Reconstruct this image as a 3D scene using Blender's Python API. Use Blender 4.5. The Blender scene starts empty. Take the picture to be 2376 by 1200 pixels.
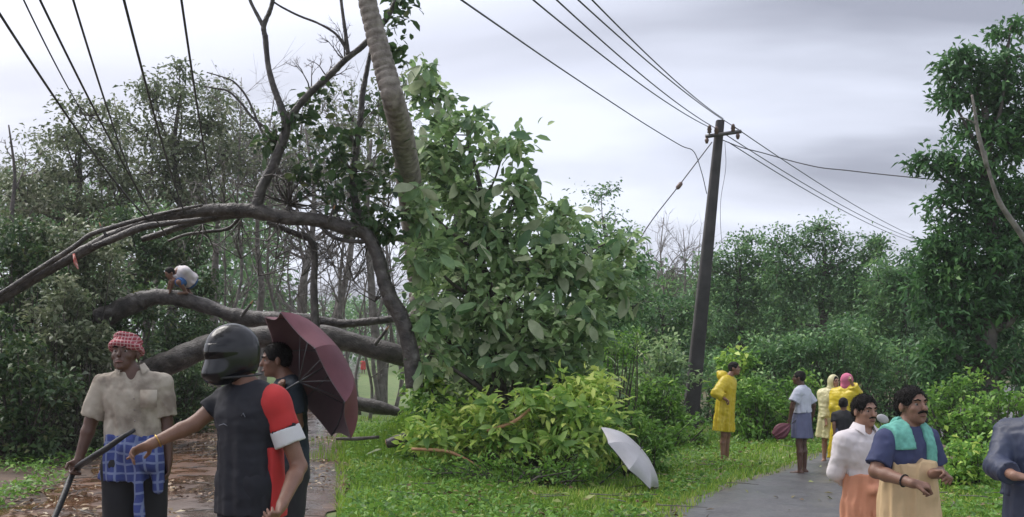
import bpy, math, random
import numpy as np
from mathutils import Vector, Matrix

# ------------------------------------------------------------------ scene, camera, light
SC = bpy.context.scene
COL = SC.collection
RNG = np.random.default_rng(11)
random.seed(7)
F, CX, CY, CAMH = 1600.0, 1188.0, 830.0, 1.7
K = 1.4                                                # depth stretch: focal length is F*K picture columns

cam = bpy.data.cameras.new('camera')
cam.sensor_fit = 'HORIZONTAL'; cam.sensor_width = 36.0
cam.lens = 36.0 * F * K / 2376.0
cam.shift_y = (CY - 600.0) / 2376.0
cam.clip_start = 0.05; cam.clip_end = 3000
camo = bpy.data.objects.new('camera', cam)
camo.location = (0, 0, CAMH); camo.rotation_euler = (math.radians(90), 0, 0)
COL.objects.link(camo); SC.camera = camo

SUN_EL, SUN_AZ = math.radians(52), math.radians(-62)      # azimuth from +Y towards +X
SDIR = Vector((math.sin(SUN_AZ) * math.cos(SUN_EL), math.cos(SUN_AZ) * math.cos(SUN_EL), math.sin(SUN_EL)))
W = bpy.data.worlds.new('World'); SC.world = W; W.use_nodes = True
nt = W.node_tree; N = nt.nodes; L = nt.links
for n in list(N): N.remove(n)
def wn(t, **k):
    n = N.new(t)
    for a, b in k.items(): setattr(n, a, b)
    return n
def wm(op, a, b=None, c=None):
    n = wn('ShaderNodeMath', operation=op)
    for i, v in enumerate((a, b, c)):
        if v is None: continue
        if isinstance(v, (int, float)): n.inputs[i].default_value = v
        else: L.new(v, n.inputs[i])
    return n.outputs[0]
out = wn('ShaderNodeOutputWorld'); bg = wn('ShaderNodeBackground'); bg.inputs['Strength'].default_value = 0.1
L.new(bg.outputs[0], out.inputs[0])
sky = wn('ShaderNodeTexSky'); sky.sky_type = 'NISHITA'; sky.sun_disc = False
sky.sun_elevation = SUN_EL; sky.sun_rotation = SUN_AZ; sky.air_density = 1.0; sky.dust_density = 3.0
tc = wn('ShaderNodeTexCoord'); sep = wn('ShaderNodeSeparateXYZ'); L.new(tc.outputs['Generated'], sep.inputs[0])
zc = wm('ADD', wm('MAXIMUM', sep.outputs[2], 0.0), 0.16)
cmb = wn('ShaderNodeCombineXYZ')
L.new(wm('DIVIDE', sep.outputs[0], zc), cmb.inputs[0]); L.new(wm('DIVIDE', sep.outputs[1], zc), cmb.inputs[1])
mp = wn('ShaderNodeMapping'); mp.inputs['Location'].default_value = (3.1, 0.4, 0); mp.inputs['Scale'].default_value = (0.42, 1.0, 1)
L.new(cmb.outputs[0], mp.inputs[0])
nz = wn('ShaderNodeTexNoise'); nz.inputs['Scale'].default_value = 1.15; nz.inputs['Detail'].default_value = 5; nz.inputs['Roughness'].default_value = 0.46
nz.inputs['Distortion'].default_value = 0.35
L.new(mp.outputs[0], nz.inputs['Vector'])
ramp = wn('ShaderNodeValToRGB'); L.new(nz.outputs[0], ramp.inputs[0])
e = ramp.color_ramp.elements
e[0].position = 0.36; e[0].color = (1.9, 2.0, 2.45, 1)
e[1].position = 0.60; e[1].color = (4.75, 5.0, 5.8, 1)
m_ = ramp.color_ramp.elements.new(0.47); m_.color = (3.6, 3.78, 4.45, 1)
# thin cloud is brighter round the hidden sun
dv = wn('ShaderNodeVectorMath', operation='DOT_PRODUCT'); L.new(tc.outputs['Generated'], dv.inputs[0]); dv.inputs[1].default_value = SDIR
glow = wm('POWER', wm('MAXIMUM', dv.outputs['Value'], 0.0), 5.0)
gm = wn('ShaderNodeMix', data_type='RGBA'); L.new(wm('MULTIPLY', glow, 1.0), gm.inputs[0])
L.new(ramp.outputs[0], gm.inputs[6]); gm.inputs[7].default_value = (10.6, 10.2, 10.7, 1)
mx = wn('ShaderNodeMix', data_type='RGBA'); mx.inputs[0].default_value = 0.93
L.new(sky.outputs[0], mx.inputs[6]); L.new(gm.outputs[2], mx.inputs[7])
L.new(mx.outputs[2], bg.inputs['Color'])

sd = bpy.data.lights.new('sun', 'SUN'); sd.energy = 1.5; sd.angle = math.radians(40); sd.color = (1.0, 0.96, 0.9)
so = bpy.data.objects.new('sun', sd); so.rotation_euler = SDIR.to_track_quat('Z', 'Y').to_euler(); COL.objects.link(so)
SC.view_settings.view_transform = 'Standard'; SC.view_settings.look = 'None'
SC.view_settings.exposure = 1.05; SC.view_settings.gamma = 1.0; SC.view_settings.use_curve_mapping = False
SC.cycles.max_bounces = 6; SC.cycles.diffuse_bounces = 3; SC.cycles.transmission_bounces = 3
SC.cycles.use_adaptive_sampling = True

# ------------------------------------------------------------------ helpers
def P(px, py, D, dd=0.0):
    """a point of the place: picture column/row seen at D metres ahead"""
    D = D * K + dd; f = F * K
    return np.array([(px - CX) / f * D, D, CAMH - (py - CY) / f * D])

def sstep(a, b, x):
    t = np.clip((x - a) / (b - a), 0, 1); return t * t * (3 - 2 * t)

def vnoise(x, y, z=0.0, s=1.0, seed=0):
    r = np.random.default_rng(seed); o = 0
    for i in range(5):
        a = r.normal(size=3); a /= np.linalg.norm(a); a *= s * r.uniform(0.7, 2.2); ph = r.uniform(0, 6.28)
        o = o + np.sin(a[0] * x + a[1] * y + a[2] * z + ph + 0.8 * np.sin(1.7 * a[1] * x - 1.3 * a[0] * y + a[2] * z + 2 * ph))
    return o / 5.0

def bank_toe(y): return np.interp(y, [0, 8, 12, 16, 24, 40, 80], [-6.3, -7.0, -7.7, -8.9, -11.0, -15.5, -27])
def gz(x, y):
    """ground height"""
    x = np.asarray(x, float); y = np.asarray(y, float) / K
    t = np.clip((x + 0.3) / 3.2, -1, 1)
    z = -0.12 * np.sin(t * math.pi / 2) * np.exp(-(y / 30.0) ** 2)
    b = sstep(0.0, 1.5, bank_toe(y) - x)
    z = z + b * (1.25 + 0.25 * vnoise(x, y, 0, 0.8, 3))
    z = z + 0.80 * np.exp(-(((x + 1.35) / 0.95) ** 2 + ((y - 13.0) / 1.2) ** 2))          # grassy mound
    r = sstep(11.5, 17.0, x - 0.12 * (y - 10)) * sstep(6, 12, y)
    z = z + 0.7 * r
    z = z + 3.5 * sstep(45, 140, y)
    z = z + 0.03 * vnoise(x, y, 0, 1.1, 5)
    return z

ALL = []
def link(o):
    COL.objects.link(o); ALL.append(o); return o
def tag(o, label=None, cat=None, group=None, kind=None):
    if label: o['label'] = label
    if cat: o['category'] = cat
    if group: o['group'] = group
    if kind: o['kind'] = kind
    return o
def thing(name, loc, label, cat, group=None):
    o = bpy.data.objects.new(name, None); o.empty_display_size = 0.2
    o.location = tuple(float(v) for v in loc); link(o)
    return tag(o, label, cat, group)

def mesh_np(name, V, faces, mat, smooth=True, tint=None):
    """faces: (n,k) int array or list of arrays with different k"""
    if isinstance(faces, np.ndarray): faces = [faces]
    faces = [np.asarray(f, np.int32) for f in faces if len(f)]
    me = bpy.data.meshes.new(name)
    V = np.asarray(V, np.float32); me.vertices.add(len(V)); me.vertices.foreach_set('co', V.ravel())
    loops = np.concatenate([f.ravel() for f in faces]); ln = np.concatenate([np.full(len(f), f.shape[1], np.int32) for f in faces])
    st = np.concatenate([[0], np.cumsum(ln)[:-1]]).astype(np.int32)
    me.loops.add(len(loops)); me.loops.foreach_set('vertex_index', loops.astype(np.int32))
    me.polygons.add(len(ln)); me.polygons.foreach_set('loop_start', st); me.polygons.foreach_set('loop_total', ln)
    if smooth: me.polygons.foreach_set('use_smooth', np.ones(len(ln), bool))
    if tint is not None:
        at = me.attributes.new('tint', 'FLOAT', 'FACE'); at.data.foreach_set('value', np.asarray(tint, np.float32))
    me.materials.append(mat); me.update(calc_edges=True); me.validate()
    return me
def part(name, V, faces, mat, parent=None, smooth=True, tint=None, kind=None, loc=None):
    V = np.asarray(V, float)
    if parent is not None: 
        p = parent; off = np.zeros(3)
        while p is not None: off = off + np.array(p.location); p = p.parent
        V = V - off
    elif loc is not None: V = V - np.asarray(loc)
    o = bpy.data.objects.new(name, mesh_np(name, V, faces, mat, smooth, tint))
    if parent is not None: o.parent = parent
    elif loc is not None: o.location = tuple(float(v) for v in loc)
    if kind: o['kind'] = kind
    return link(o)

class MB:
    """collects shapes of one part"""
    def __init__(s): s.V = []; s.Q = []; s.T = []; s.n = 0
    def add(s, V, Q=None, T=None):
        V = np.asarray(V, float); s.V.append(V)
        if Q is not None and len(Q): s.Q.append(np.asarray(Q) + s.n)
        if T is not None and len(T): s.T.append(np.asarray(T) + s.n)
        s.n += len(V)
    def tube(s, pts, rad, sides=8, wob=0.0, seed=0, cap=True, smooth=0):
        pts = np.asarray(pts, float); rad = np.broadcast_to(np.asarray(rad, float), (len(pts),)).copy()
        if smooth: pts, rad = spline(pts, rad, smooth)
        n = len(pts); tan = np.gradient(pts, axis=0); tan /= np.linalg.norm(tan, axis=1)[:, None] + 1e-9
        up = np.array([0, 0, 1.0]) if abs(tan[0][2]) < 0.9 else np.array([1.0, 0, 0])
        a = np.cross(tan[0], up); a /= np.linalg.norm(a); V = []
        th = np.arange(sides) * 2 * math.pi / sides
        for i in range(n):
            a = a - tan[i] * np.dot(a, tan[i]); a /= np.linalg.norm(a) + 1e-9; b = np.cross(tan[i], a)
            ring = np.cos(th)[:, None] * a + np.sin(th)[:, None] * b
            r = rad[i]
            if wob:
                q = pts[i] + ring * r
                r = r * (1 + wob * vnoise(q[:, 0], q[:, 1], q[:, 2], 2.2 / max(rad[i], .03) * .35, seed) + wob * .45 * vnoise(q[:, 0], q[:, 1], q[:, 2], 2.2 / max(rad[i], .03) * 1.3, seed + 7))[:, None]
            V.append(pts[i] + ring * r)
        V = np.concatenate(V); i = np.arange(n - 1)[:, None] * sides; j = np.arange(sides)[None, :]; k = (j + 1) % sides
        Q = np.stack([i + j, i + k, i + sides + k, i + sides + j], -1).reshape(-1, 4)
        T = []
        if cap:
            V = np.concatenate([V, pts[:1], pts[-1:]]); c0 = n * sides; c1 = c0 + 1
            j = np.arange(sides); k = (j + 1) % sides
            T = np.concatenate([np.stack([np.full(sides, c0), k, j], -1), np.stack([np.full(sides, c1), (n - 1) * sides + j, (n - 1) * sides + k], -1)])
        s.add(V, Q, T)
    def box(s, c, h, R=None):
        c = np.asarray(c, float); h = np.asarray(h, float)
        V = np.array([[x, y, z] for x in (-1, 1) for y in (-1, 1) for z in (-1, 1)], float) * h
        if R is not None: V = V @ np.asarray(R).T
        s.add(V + c, [[0, 1, 3, 2], [4, 6, 7, 5], [0, 4, 5, 1], [2, 3, 7, 6], [0, 2, 6, 4], [1, 5, 7, 3]])
    def build(s, name, mat, parent=None, smooth=True, **k):
        fs = []
        if s.Q: fs.append(np.concatenate(s.Q))
        if s.T: fs.append(np.concatenate(s.T))
        return part(name, np.concatenate(s.V), fs, mat, parent, smooth, **k)

def spline(pts, rad, sub):
    """catmull-rom"""
    p = np.vstack([2 * pts[0] - pts[1], pts, 2 * pts[-1] - pts[-2]]); r = np.concatenate([[rad[0]], rad, [rad[-1]]])
    O = []; R = []
    for i in range(1, len(p) - 2):
        for t in np.arange(sub) / sub:
            a, b, c, d = p[i - 1], p[i], p[i + 1], p[i + 2]
            O.append(0.5 * ((2 * b) + (-a + c) * t + (2 * a - 5 * b + 4 * c - d) * t * t + (-a + 3 * b - 3 * c + d) * t ** 3))
            R.append(r[i] * (1 - t) + r[i + 1] * t)
    O.append(p[-2]); R.append(r[-2])
    return np.array(O), np.array(R)

# ------------------------------------------------------------------ materials
def newmat(name):
    m = bpy.data.materials.new(name); m.use_nodes = True; nt = m.node_tree
    for n in list(nt.nodes): nt.nodes.remove(n)
    o = nt.nodes.new('ShaderNodeOutputMaterial'); return m, nt, o
def ramp_node(nt, src, stops):
    r = nt.nodes.new('ShaderNodeValToRGB'); nt.links.new(src, r.inputs[0]); e = r.color_ramp.elements
    while len(e) < len(stops): e.new(0.5)
    for q, (p, c) in zip(e, stops): q.position = p; q.color = (*c, 1)
    return r.outputs[0]
def mat(name, stops, scale=6.0, rough=0.7, bump=0.0, bscale=None, stretch=(1, 1, 1), detail=5, spec=0.5, metal=0.0, trans=0.0, rvar=None, ridge=False):
    """noise-coloured principled surface"""
    m, nt, o = newmat(name); L = nt.links; b = nt.nodes.new('ShaderNodeBsdfPrincipled')
    tc = nt.nodes.new('ShaderNodeTexCoord'); mp = nt.nodes.new('ShaderNodeMapping'); mp.inputs['Scale'].default_value = stretch
    L.new(tc.outputs['Object'], mp.inputs[0]); n = nt.nodes.new('ShaderNodeTexNoise'); n.inputs['Scale'].default_value = scale; n.inputs['Detail'].default_value = detail
    L.new(mp.outputs[0], n.inputs['Vector'])
    if isinstance(stops[0], (int, float)): stops = [(0.3, tuple(c * 0.82 for c in stops)), (0.7, tuple(min(1, c * 1.14) for c in stops))]
    c = ramp_node(nt, n.outputs[0], stops); L.new(c, b.inputs['Base Color'])
    b.inputs['Roughness'].default_value = rough; b.inputs['Specular IOR Level'].default_value = spec; b.inputs['Metallic'].default_value = metal
    if rvar: L.new(ramp_node(nt, n.outputs[0], [(0.35, (rvar[0],) * 3), (0.65, (rvar[1],) * 3)]), b.inputs['Roughness'])
    if bump:
        n2 = nt.nodes.new('ShaderNodeTexNoise'); n2.inputs['Scale'].default_value = bscale or scale * 4; n2.inputs['Detail'].default_value = 6
        if ridge: n2.noise_type = 'RIDGED_MULTIFRACTAL'; n2.inputs['Detail'].default_value = 3; n2.inputs['Distortion'].default_value = 0.6
        L.new(mp.outputs[0], n2.inputs['Vector']); bp = nt.nodes.new('ShaderNodeBump'); bp.inputs['Strength'].default_value = bump; bp.inputs['Distance'].default_value = 0.02
        L.new(n2.outputs[0], bp.inputs['Height']); L.new(bp.outputs[0], b.inputs['Normal'])
    sh = b.outputs[0]
    if trans:
        t = nt.nodes.new('ShaderNodeBsdfTranslucent'); L.new(c, t.inputs[0]); x = nt.nodes.new('ShaderNodeMixShader'); x.inputs[0].default_value = trans
        L.new(sh, x.inputs[1]); L.new(t.outputs[0], x.inputs[2]); sh = x.outputs[0]
    L.new(sh, o.inputs[0]); return m
def leafmat(name, cols, rough=0.45, trans=0.3, spec=0.4):
    """leaf colour from the per-leaf tint attribute (young, old and yellowed leaves)"""
    m, nt, o = newmat(name); L = nt.links; b = nt.nodes.new('ShaderNodeBsdfPrincipled')
    a = nt.nodes.new('ShaderNodeAttribute'); a.attribute_name = 'tint'
    k = len(cols); c = ramp_node(nt, a.outputs['Fac'], [(i / (k - 1), cc) for i, cc in enumerate(cols)])
    L.new(c, b.inputs['Base Color']); b.inputs['Roughness'].default_value = rough; b.inputs['Specular IOR Level'].default_value = spec
    t = nt.nodes.new('ShaderNodeBsdfTranslucent'); L.new(c, t.inputs[0]); x = nt.nodes.new('ShaderNodeMixShader'); x.inputs[0].default_value = trans
    L.new(b.outputs[0], x.inputs[1]); L.new(t.outputs[0], x.inputs[2]); L.new(x.outputs[0], o.inputs[0]); return m

M = {}
M['bark'] = mat('bark', [(0.3, (0.035, 0.028, 0.024)), (0.6, (0.085, 0.07, 0.06)), (0.8, (0.14, 0.125, 0.11))], 5, 0.6, 0.6, 26, (1, 1, 1))
M['wet_bark'] = mat('wet_bark', [(0.34, (0.022, 0.018, 0.016)), (0.5, (0.055, 0.046, 0.04)), (0.62, (0.085, 0.075, 0.066)), (0.74, (0.16, 0.15, 0.135))], 7, 0.45, 1.0, 34, detail=9)
M['grey_bark'] = mat('grey_bark', [(0.3, (0.09, 0.08, 0.07)), (0.6, (0.19, 0.17, 0.15)), (0.8, (0.3, 0.28, 0.25))], 6, 0.7, 0.5, 30)
M['palm_bark'] = mat('palm_bark', [(0.3, (0.12, 0.10, 0.085)), (0.55, (0.25, 0.22, 0.19)), (0.8, (0.36, 0.33, 0.29))], 9, 0.8, 0.6, 40)
M['cut_wood'] = mat('cut_wood', [(0.3, (0.35, 0.17, 0.08)), (0.7, (0.55, 0.32, 0.17))], 8, 0.6, 0.3)
M['leaf_dark'] = leafmat('leaf_dark', [(0.031, 0.062, 0.028), (0.061, 0.121, 0.045), (0.103, 0.172, 0.061), (0.207, 0.224, 0.086)])
M['leaf_forest'] = leafmat('leaf_forest', [(0.055, 0.125, 0.052), (0.099, 0.218, 0.085), (0.162, 0.311, 0.104), (0.250, 0.399, 0.132)])
M['leaf_big'] = leafmat('leaf_big', [(0.045, 0.107, 0.043), (0.071, 0.170, 0.063), (0.106, 0.241, 0.074), (0.160, 0.304, 0.087)])
M['leaf_thicket'] = leafmat('leaf_thicket', [(0.072, 0.108, 0.059), (0.153, 0.200, 0.101), (0.262, 0.297, 0.175), (0.472, 0.484, 0.381)])
M['leaf_bright'] = leafmat('leaf_bright', [(0.091, 0.219, 0.039), (0.180, 0.371, 0.067), (0.362, 0.556, 0.096), (0.688, 0.777, 0.208)], trans=0.35)
M['leaf_teak'] = leafmat('leaf_teak', [(0.129, 0.213, 0.115), (0.237, 0.371, 0.150), (0.398, 0.542, 0.247), (0.616, 0.657, 0.414)])
M['leaf_teak_pale'] = mat('leaf_teak_pale', [(0.3, (0.258, 0.319, 0.182)), (0.7, (0.455, 0.501, 0.319))], 7, 0.65, 0.2, trans=0.3)
M['leaf_teak_green'] = mat('leaf_teak_green', [(0.3, (0.119, 0.221, 0.088)), (0.7, (0.251, 0.389, 0.168))], 7, 0.5, 0.2, trans=0.3)
M['leaf_teak_deep'] = mat('leaf_teak_deep', [(0.3, (0.058, 0.137, 0.058)), (0.7, (0.117, 0.234, 0.088))], 7, 0.5, 0.2, trans=0.3)
M['leaf_lime'] = mat('leaf_lime', [(0.3, (0.288, 0.485, 0.095)), (0.7, (0.505, 0.673, 0.221))], 9, 0.5, 0.1, trans=0.35)
M['leaf_green2'] = mat('leaf_green2', [(0.3, (0.095, 0.221, 0.040)), (0.7, (0.189, 0.336, 0.081))], 9, 0.5, 0.1, trans=0.35)
M['grass'] = leafmat('grass', [(0.087, 0.184, 0.021), (0.186, 0.345, 0.040), (0.335, 0.483, 0.069), (0.546, 0.506, 0.161)], 0.55, 0.35)
M['weed'] = leafmat('weed', [(0.065, 0.149, 0.030), (0.122, 0.267, 0.045), (0.196, 0.372, 0.059), (0.327, 0.475, 0.105)], 0.5, 0.35)
M['litter'] = leafmat('litter', [(0.07, 0.035, 0.02), (0.16, 0.09, 0.05), (0.3, 0.2, 0.11), (0.42, 0.36, 0.24)], 0.5, 0.05)

# ------------------------------------------------------------------ ground, roads
def axis(*segs):
    o = []
    for a, b, s in segs: o.append(np.arange(a, b, s))
    return np.concatenate(o)
def attr_mat(name, att, ca, cb, scale, rough, bump, wet=None, wlo=0.06):
    """two noise-mottled materials blended by a painted-on-ground attribute (soil against turf)"""
    m, nt, o = newmat(name); L = nt.links; b = nt.nodes.new('ShaderNodeBsdfPrincipled')
    tc = nt.nodes.new('ShaderNodeTexCoord'); n = nt.nodes.new('ShaderNodeTexNoise'); n.inputs['Scale'].default_value = scale; n.inputs['Detail'].default_value = 8
    n.inputs['Roughness'].default_value = 0.65
    L.new(tc.outputs['Object'], n.inputs['Vector'])
    A = ramp_node(nt, n.outputs[0], ca); B = ramp_node(nt, n.outputs[0], cb)
    a = nt.nodes.new('ShaderNodeAttribute'); a.attribute_name = att
    x = nt.nodes.new('ShaderNodeMix'); x.data_type = 'RGBA'; L.new(a.outputs['Fac'], x.inputs[0]); L.new(A, x.inputs[6]); L.new(B, x.inputs[7]); L.new(x.outputs[2], b.inputs['Base Color'])
    b.inputs['Roughness'].default_value = rough
    if wet is not None:
        n3 = nt.nodes.new('ShaderNodeTexNoise'); n3.inputs['Scale'].default_value = wet; n3.inputs['Detail'].default_value = 6; L.new(tc.outputs['Object'], n3.inputs['Vector'])
        L.new(ramp_node(nt, n3.outputs[0], [(0.47, (wlo,) * 3), (0.58, (rough,) * 3)]), b.inputs['Roughness'])
    n2 = nt.nodes.new('ShaderNodeTexNoise'); n2.inputs['Scale'].default_value = scale * 6; n2.inputs['Detail'].default_value = 6; L.new(tc.outputs['Object'], n2.inputs['Vector'])
    bp = nt.nodes.new('ShaderNodeBump'); bp.inputs['Strength'].default_value = bump; bp.inputs['Distance'].default_value = 0.03
    L.new(n2.outputs[0], bp.inputs['Height']); L.new(bp.outputs[0], b.inputs['Normal']); L.new(b.outputs[0], o.inputs[0]); return m
def vattr(o, name, vals):
    at = o.data.attributes.new(name, 'FLOAT', 'POINT'); at.data.foreach_set('value', np.asarray(vals, np.float32))

RL_Y = [0, 4, 7.35, 10, 16, 26, 38, 60, 90, 120]
RL_R = [-0.9, -1.3, -1.78, -2.4, -3.9, -6.1, -8.7, -13.4, -19, -26]
RL_L = [-4.4, -4.7, -5.2, -6.0, -7.9, -10.0, -12.6, -17.2, -22.6, -29.5]
RR_Y = [0, 4, 7.8, 9.2, 10.7, 12.5, 15, 19, 26]
RR_L = [-0.3, 0.7, 1.72, 2.60, 3.95, 5.4, 7.8, 11.4, 18]
RR_R = [3.1, 4.0, 4.7, 5.3, 6.3, 7.7, 10.2, 14.0, 21]
xs = axis((-1400, -100, 100), (-100, -30, 8), (-30, -13, 0.8), (-13, 15, 0.16), (15, 32, 0.8), (32, 100, 8), (100, 1401, 100))
ys = axis((-30, 0, 3), (0, 22, 0.16), (22, 60, 1.2), (60, 200, 8), (200, 2001, 100))
X, Y = np.meshgrid(xs, ys, indexing='ij'); Z = gz(X, Y * K)
nx, ny = X.shape
i, j = np.meshgrid(np.arange(nx - 1), np.arange(ny - 1), indexing='ij'); q = (i * ny + j)
Q = np.stack([q, q + ny, q + ny + 1, q + 1], -1).reshape(-1, 4)
M['ground'] = attr_mat('ground', 'soil', [(0.3, (0.05, 0.09, 0.02)), (0.5, (0.11, 0.18, 0.04)), (0.7, (0.2, 0.18, 0.08))],
                       [(0.3, (0.035, 0.022, 0.015)), (0.55, (0.085, 0.052, 0.034)), (0.75, (0.15, 0.1, 0.065))], 2.2, 0.8, 0.8)
go = part('ground', np.stack([X, Y * K, Z], -1).reshape(-1, 3), Q, M['ground'], kind='structure')
soil = sstep(0.2, -1.2, X - np.interp(Y, RL_Y, RL_R)) * sstep(34, 24, Y)
soil = np.maximum(soil, 0.75 * sstep(13, 18, Y) * sstep(60, 40, Y) * sstep(-3, -1, X))
vattr(go, 'soil', soil.ravel())
def road(name, yy, l, r, lift, m, y0, y1, step, na=14, jag=0.12, seed=1):
    y = np.arange(y0, y1, step); a = np.interp(y, yy, l); b = np.interp(y, yy, r)
    rr = np.random.default_rng(seed)
    a = a + jag * vnoise(a, y, 0, 2.5, seed) + rr.normal(0, jag * .25, len(y)); b = b + jag * vnoise(b, y, 3, 2.5, seed + 1) + rr.normal(0, jag * .25, len(y))
    t = np.linspace(0, 1, na); XX = a[:, None] * (1 - t) + b[:, None] * t; YY = np.repeat(y[:, None], na, 1)
    ZZ = gz(XX, YY * K) + lift + 0.0006 * YY + 0.012 * np.sin(t * math.pi)
    V = np.stack([XX, YY * K, ZZ], -1).reshape(-1, 3); i, j = np.meshgrid(np.arange(len(y) - 1), np.arange(na - 1), indexing='ij'); q = i * na + j
    return part(name, V, np.stack([q, q + 1, q + na + 1, q + na], -1).reshape(-1, 4), m, kind='structure'), XX, YY, t
M['asphalt'] = attr_mat('asphalt', 'mud', [(0.32, (0.075, 0.073, 0.075)), (0.5, (0.10, 0.098, 0.10)), (0.7, (0.13, 0.125, 0.125))], [(0.35, (0.08, 0.06, 0.04)), (0.65, (0.19, 0.15, 0.10))], 2.4, 0.55, 0.45, wet=1.1, wlo=0.36)
M['wet_road'] = attr_mat('wet_road', 'mud', [(0.35, (0.075, 0.06, 0.055)), (0.65, (0.16, 0.135, 0.125))],
                         [(0.35, (0.07, 0.032, 0.018)), (0.65, (0.17, 0.085, 0.048))], 1.6, 0.5, 0.5, wet=2.3)
ro, XX, YY, t = road('road', RL_Y, RL_L, RL_R, 0.012, M['wet_road'], 1, 118, 0.2, 24, 0.32, 3)
vattr(ro, 'mud', (np.clip(np.maximum(1.25 - 1.4 * t, (t - .82) * 6)[None, :] + 0.4 * vnoise(XX, YY, 0, 1.6, 9), 0, 1) * sstep(30, 18, YY)).ravel())
rr_, XX, YY, t = road('road', RR_Y, RR_L, RR_R, 0.012, M['asphalt'], 0.5, 26, 0.15, 40, 0.14, 5)
vattr(rr_, 'mud', np.clip((.10 - np.minimum(t, 1 - t))[None, :] * 14 + .9 * vnoise(XX, YY, 0, 4, 19) - .2, 0, .9).ravel())

# ------------------------------------------------------------------ foliage
def leaf_arrays(C, dirs, L_, Wd, rng, droop=0.25, six=False):
    """one folded leaf for every centre"""
    n = len(C); d = dirs / (np.linalg.norm(dirs, axis=1)[:, None] + 1e-9)
    r = rng.normal(size=(n, 3)) * 0.5 + np.array([0, 0, 1.0]); s = np.cross(d, r); s /= np.linalg.norm(s, axis=1)[:, None] + 1e-9
    u = np.cross(s, d); L_ = np.broadcast_to(L_, (n,))[:, None]; Wd = np.broadcast_to(Wd, (n,))[:, None]
    b = C - d * L_ * 0.5; tip = C + d * L_ * 0.5 - np.array([0, 0, 1.0]) * L_ * droop
    if not six:
        m = C + u * L_ * 0.06
        V = np.stack([b, m + s * Wd * .5, tip, m - s * Wd * .5], 1).reshape(-1, 3); k = np.arange(n)[:, None] * 4
        return V, (k + np.array([[0, 1, 2, 3]])).reshape(-1, 4)
    m1 = b + (tip - b) * .33 + u * L_ * 0.05; m2 = b + (tip - b) * .7 + u * L_ * 0.06; f = u * Wd * 0.12
    V = np.stack([b, m1 + s * Wd * .45 + f, m2 + s * Wd * .42 + f, tip, m2 - s * Wd * .42 + f, m1 - s * Wd * .45 + f, m1, m2], 1).reshape(-1, 3); k = np.arange(n)[:, None] * 8
    q = np.array([[0, 6, 1, 1], [6, 7, 2, 1], [7, 3, 2, 2], [0, 5, 6, 6], [5, 4, 7, 6], [4, 3, 7, 7]])
    tri = np.array([[0, 1, 6], [6, 1, 2], [6, 2, 7], [7, 2, 3], [0, 6, 5], [5, 6, 7], [5, 7, 4], [7, 3, 4]])
    return V, (k[:, None, :] + tri[None]).reshape(-1, 3)

def blob_clusters(blobs, cl, rng, dens=1.0):
    """blobs: centre xyz + radii -> twig-end positions, uneven, denser towards the outside"""
    C = []
    for c, r in blobs:
        a = r[0] * r[2] * math.pi; n = max(6, int(dens * a / (cl * cl) * 1.15))
        v = rng.normal(size=(n, 3)); v /= np.linalg.norm(v, axis=1)[:, None]
        v = v * (rng.uniform(0.05, 1.0, (n, 1)) ** 0.5) * rng.uniform(0.75, 1.2, (n, 1))
        C.append(np.asarray(c) + v * np.asarray(r))
    return np.concatenate(C)
def crown_leaves(C, cl, per, ll, lw, rng, up=0.1, six=False, droop=0.25):
    n = len(C); k = np.maximum(4, rng.poisson(per * 1.9, n)); idx = np.repeat(np.arange(n), k); tot = len(idx)
    off = rng.normal(size=(tot, 3)) * cl * np.array([0.55, 0.55, 0.38]) * rng.uniform(0.6, 1.25, n)[idx][:, None]
    P_ = C[idx] + off; d = off / cl + rng.normal(size=(tot, 3)) * 0.55 + np.array([0, 0, up])
    sz = rng.uniform(0.65, 1.25, tot)
    V, Fq = leaf_arrays(P_, d, ll * sz, lw * sz * rng.uniform(0.8, 1.15, tot), rng, droop, six)
    tint = np.clip(rng.normal(0.42, 0.2, tot) + rng.normal(0, 0.13, n)[idx], 0, 1)
    if six: tint = np.repeat(tint, 8)
    return V, Fq, tint
def bl(D, *rows):
    """blobs given as column,row,half-width,half-height (+ depth offset) at D metres"""
    o = []
    for r in rows:
        dd = r[4] if len(r) > 4 else 0.0; c = P(r[0], r[1], D, dd); s = (D + dd) / F
        o.append((c, np.array([r[2] * s, 0.75 * (r[2] + r[3]) * .5 * s + .1, r[3] * s])))
    return o
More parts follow.
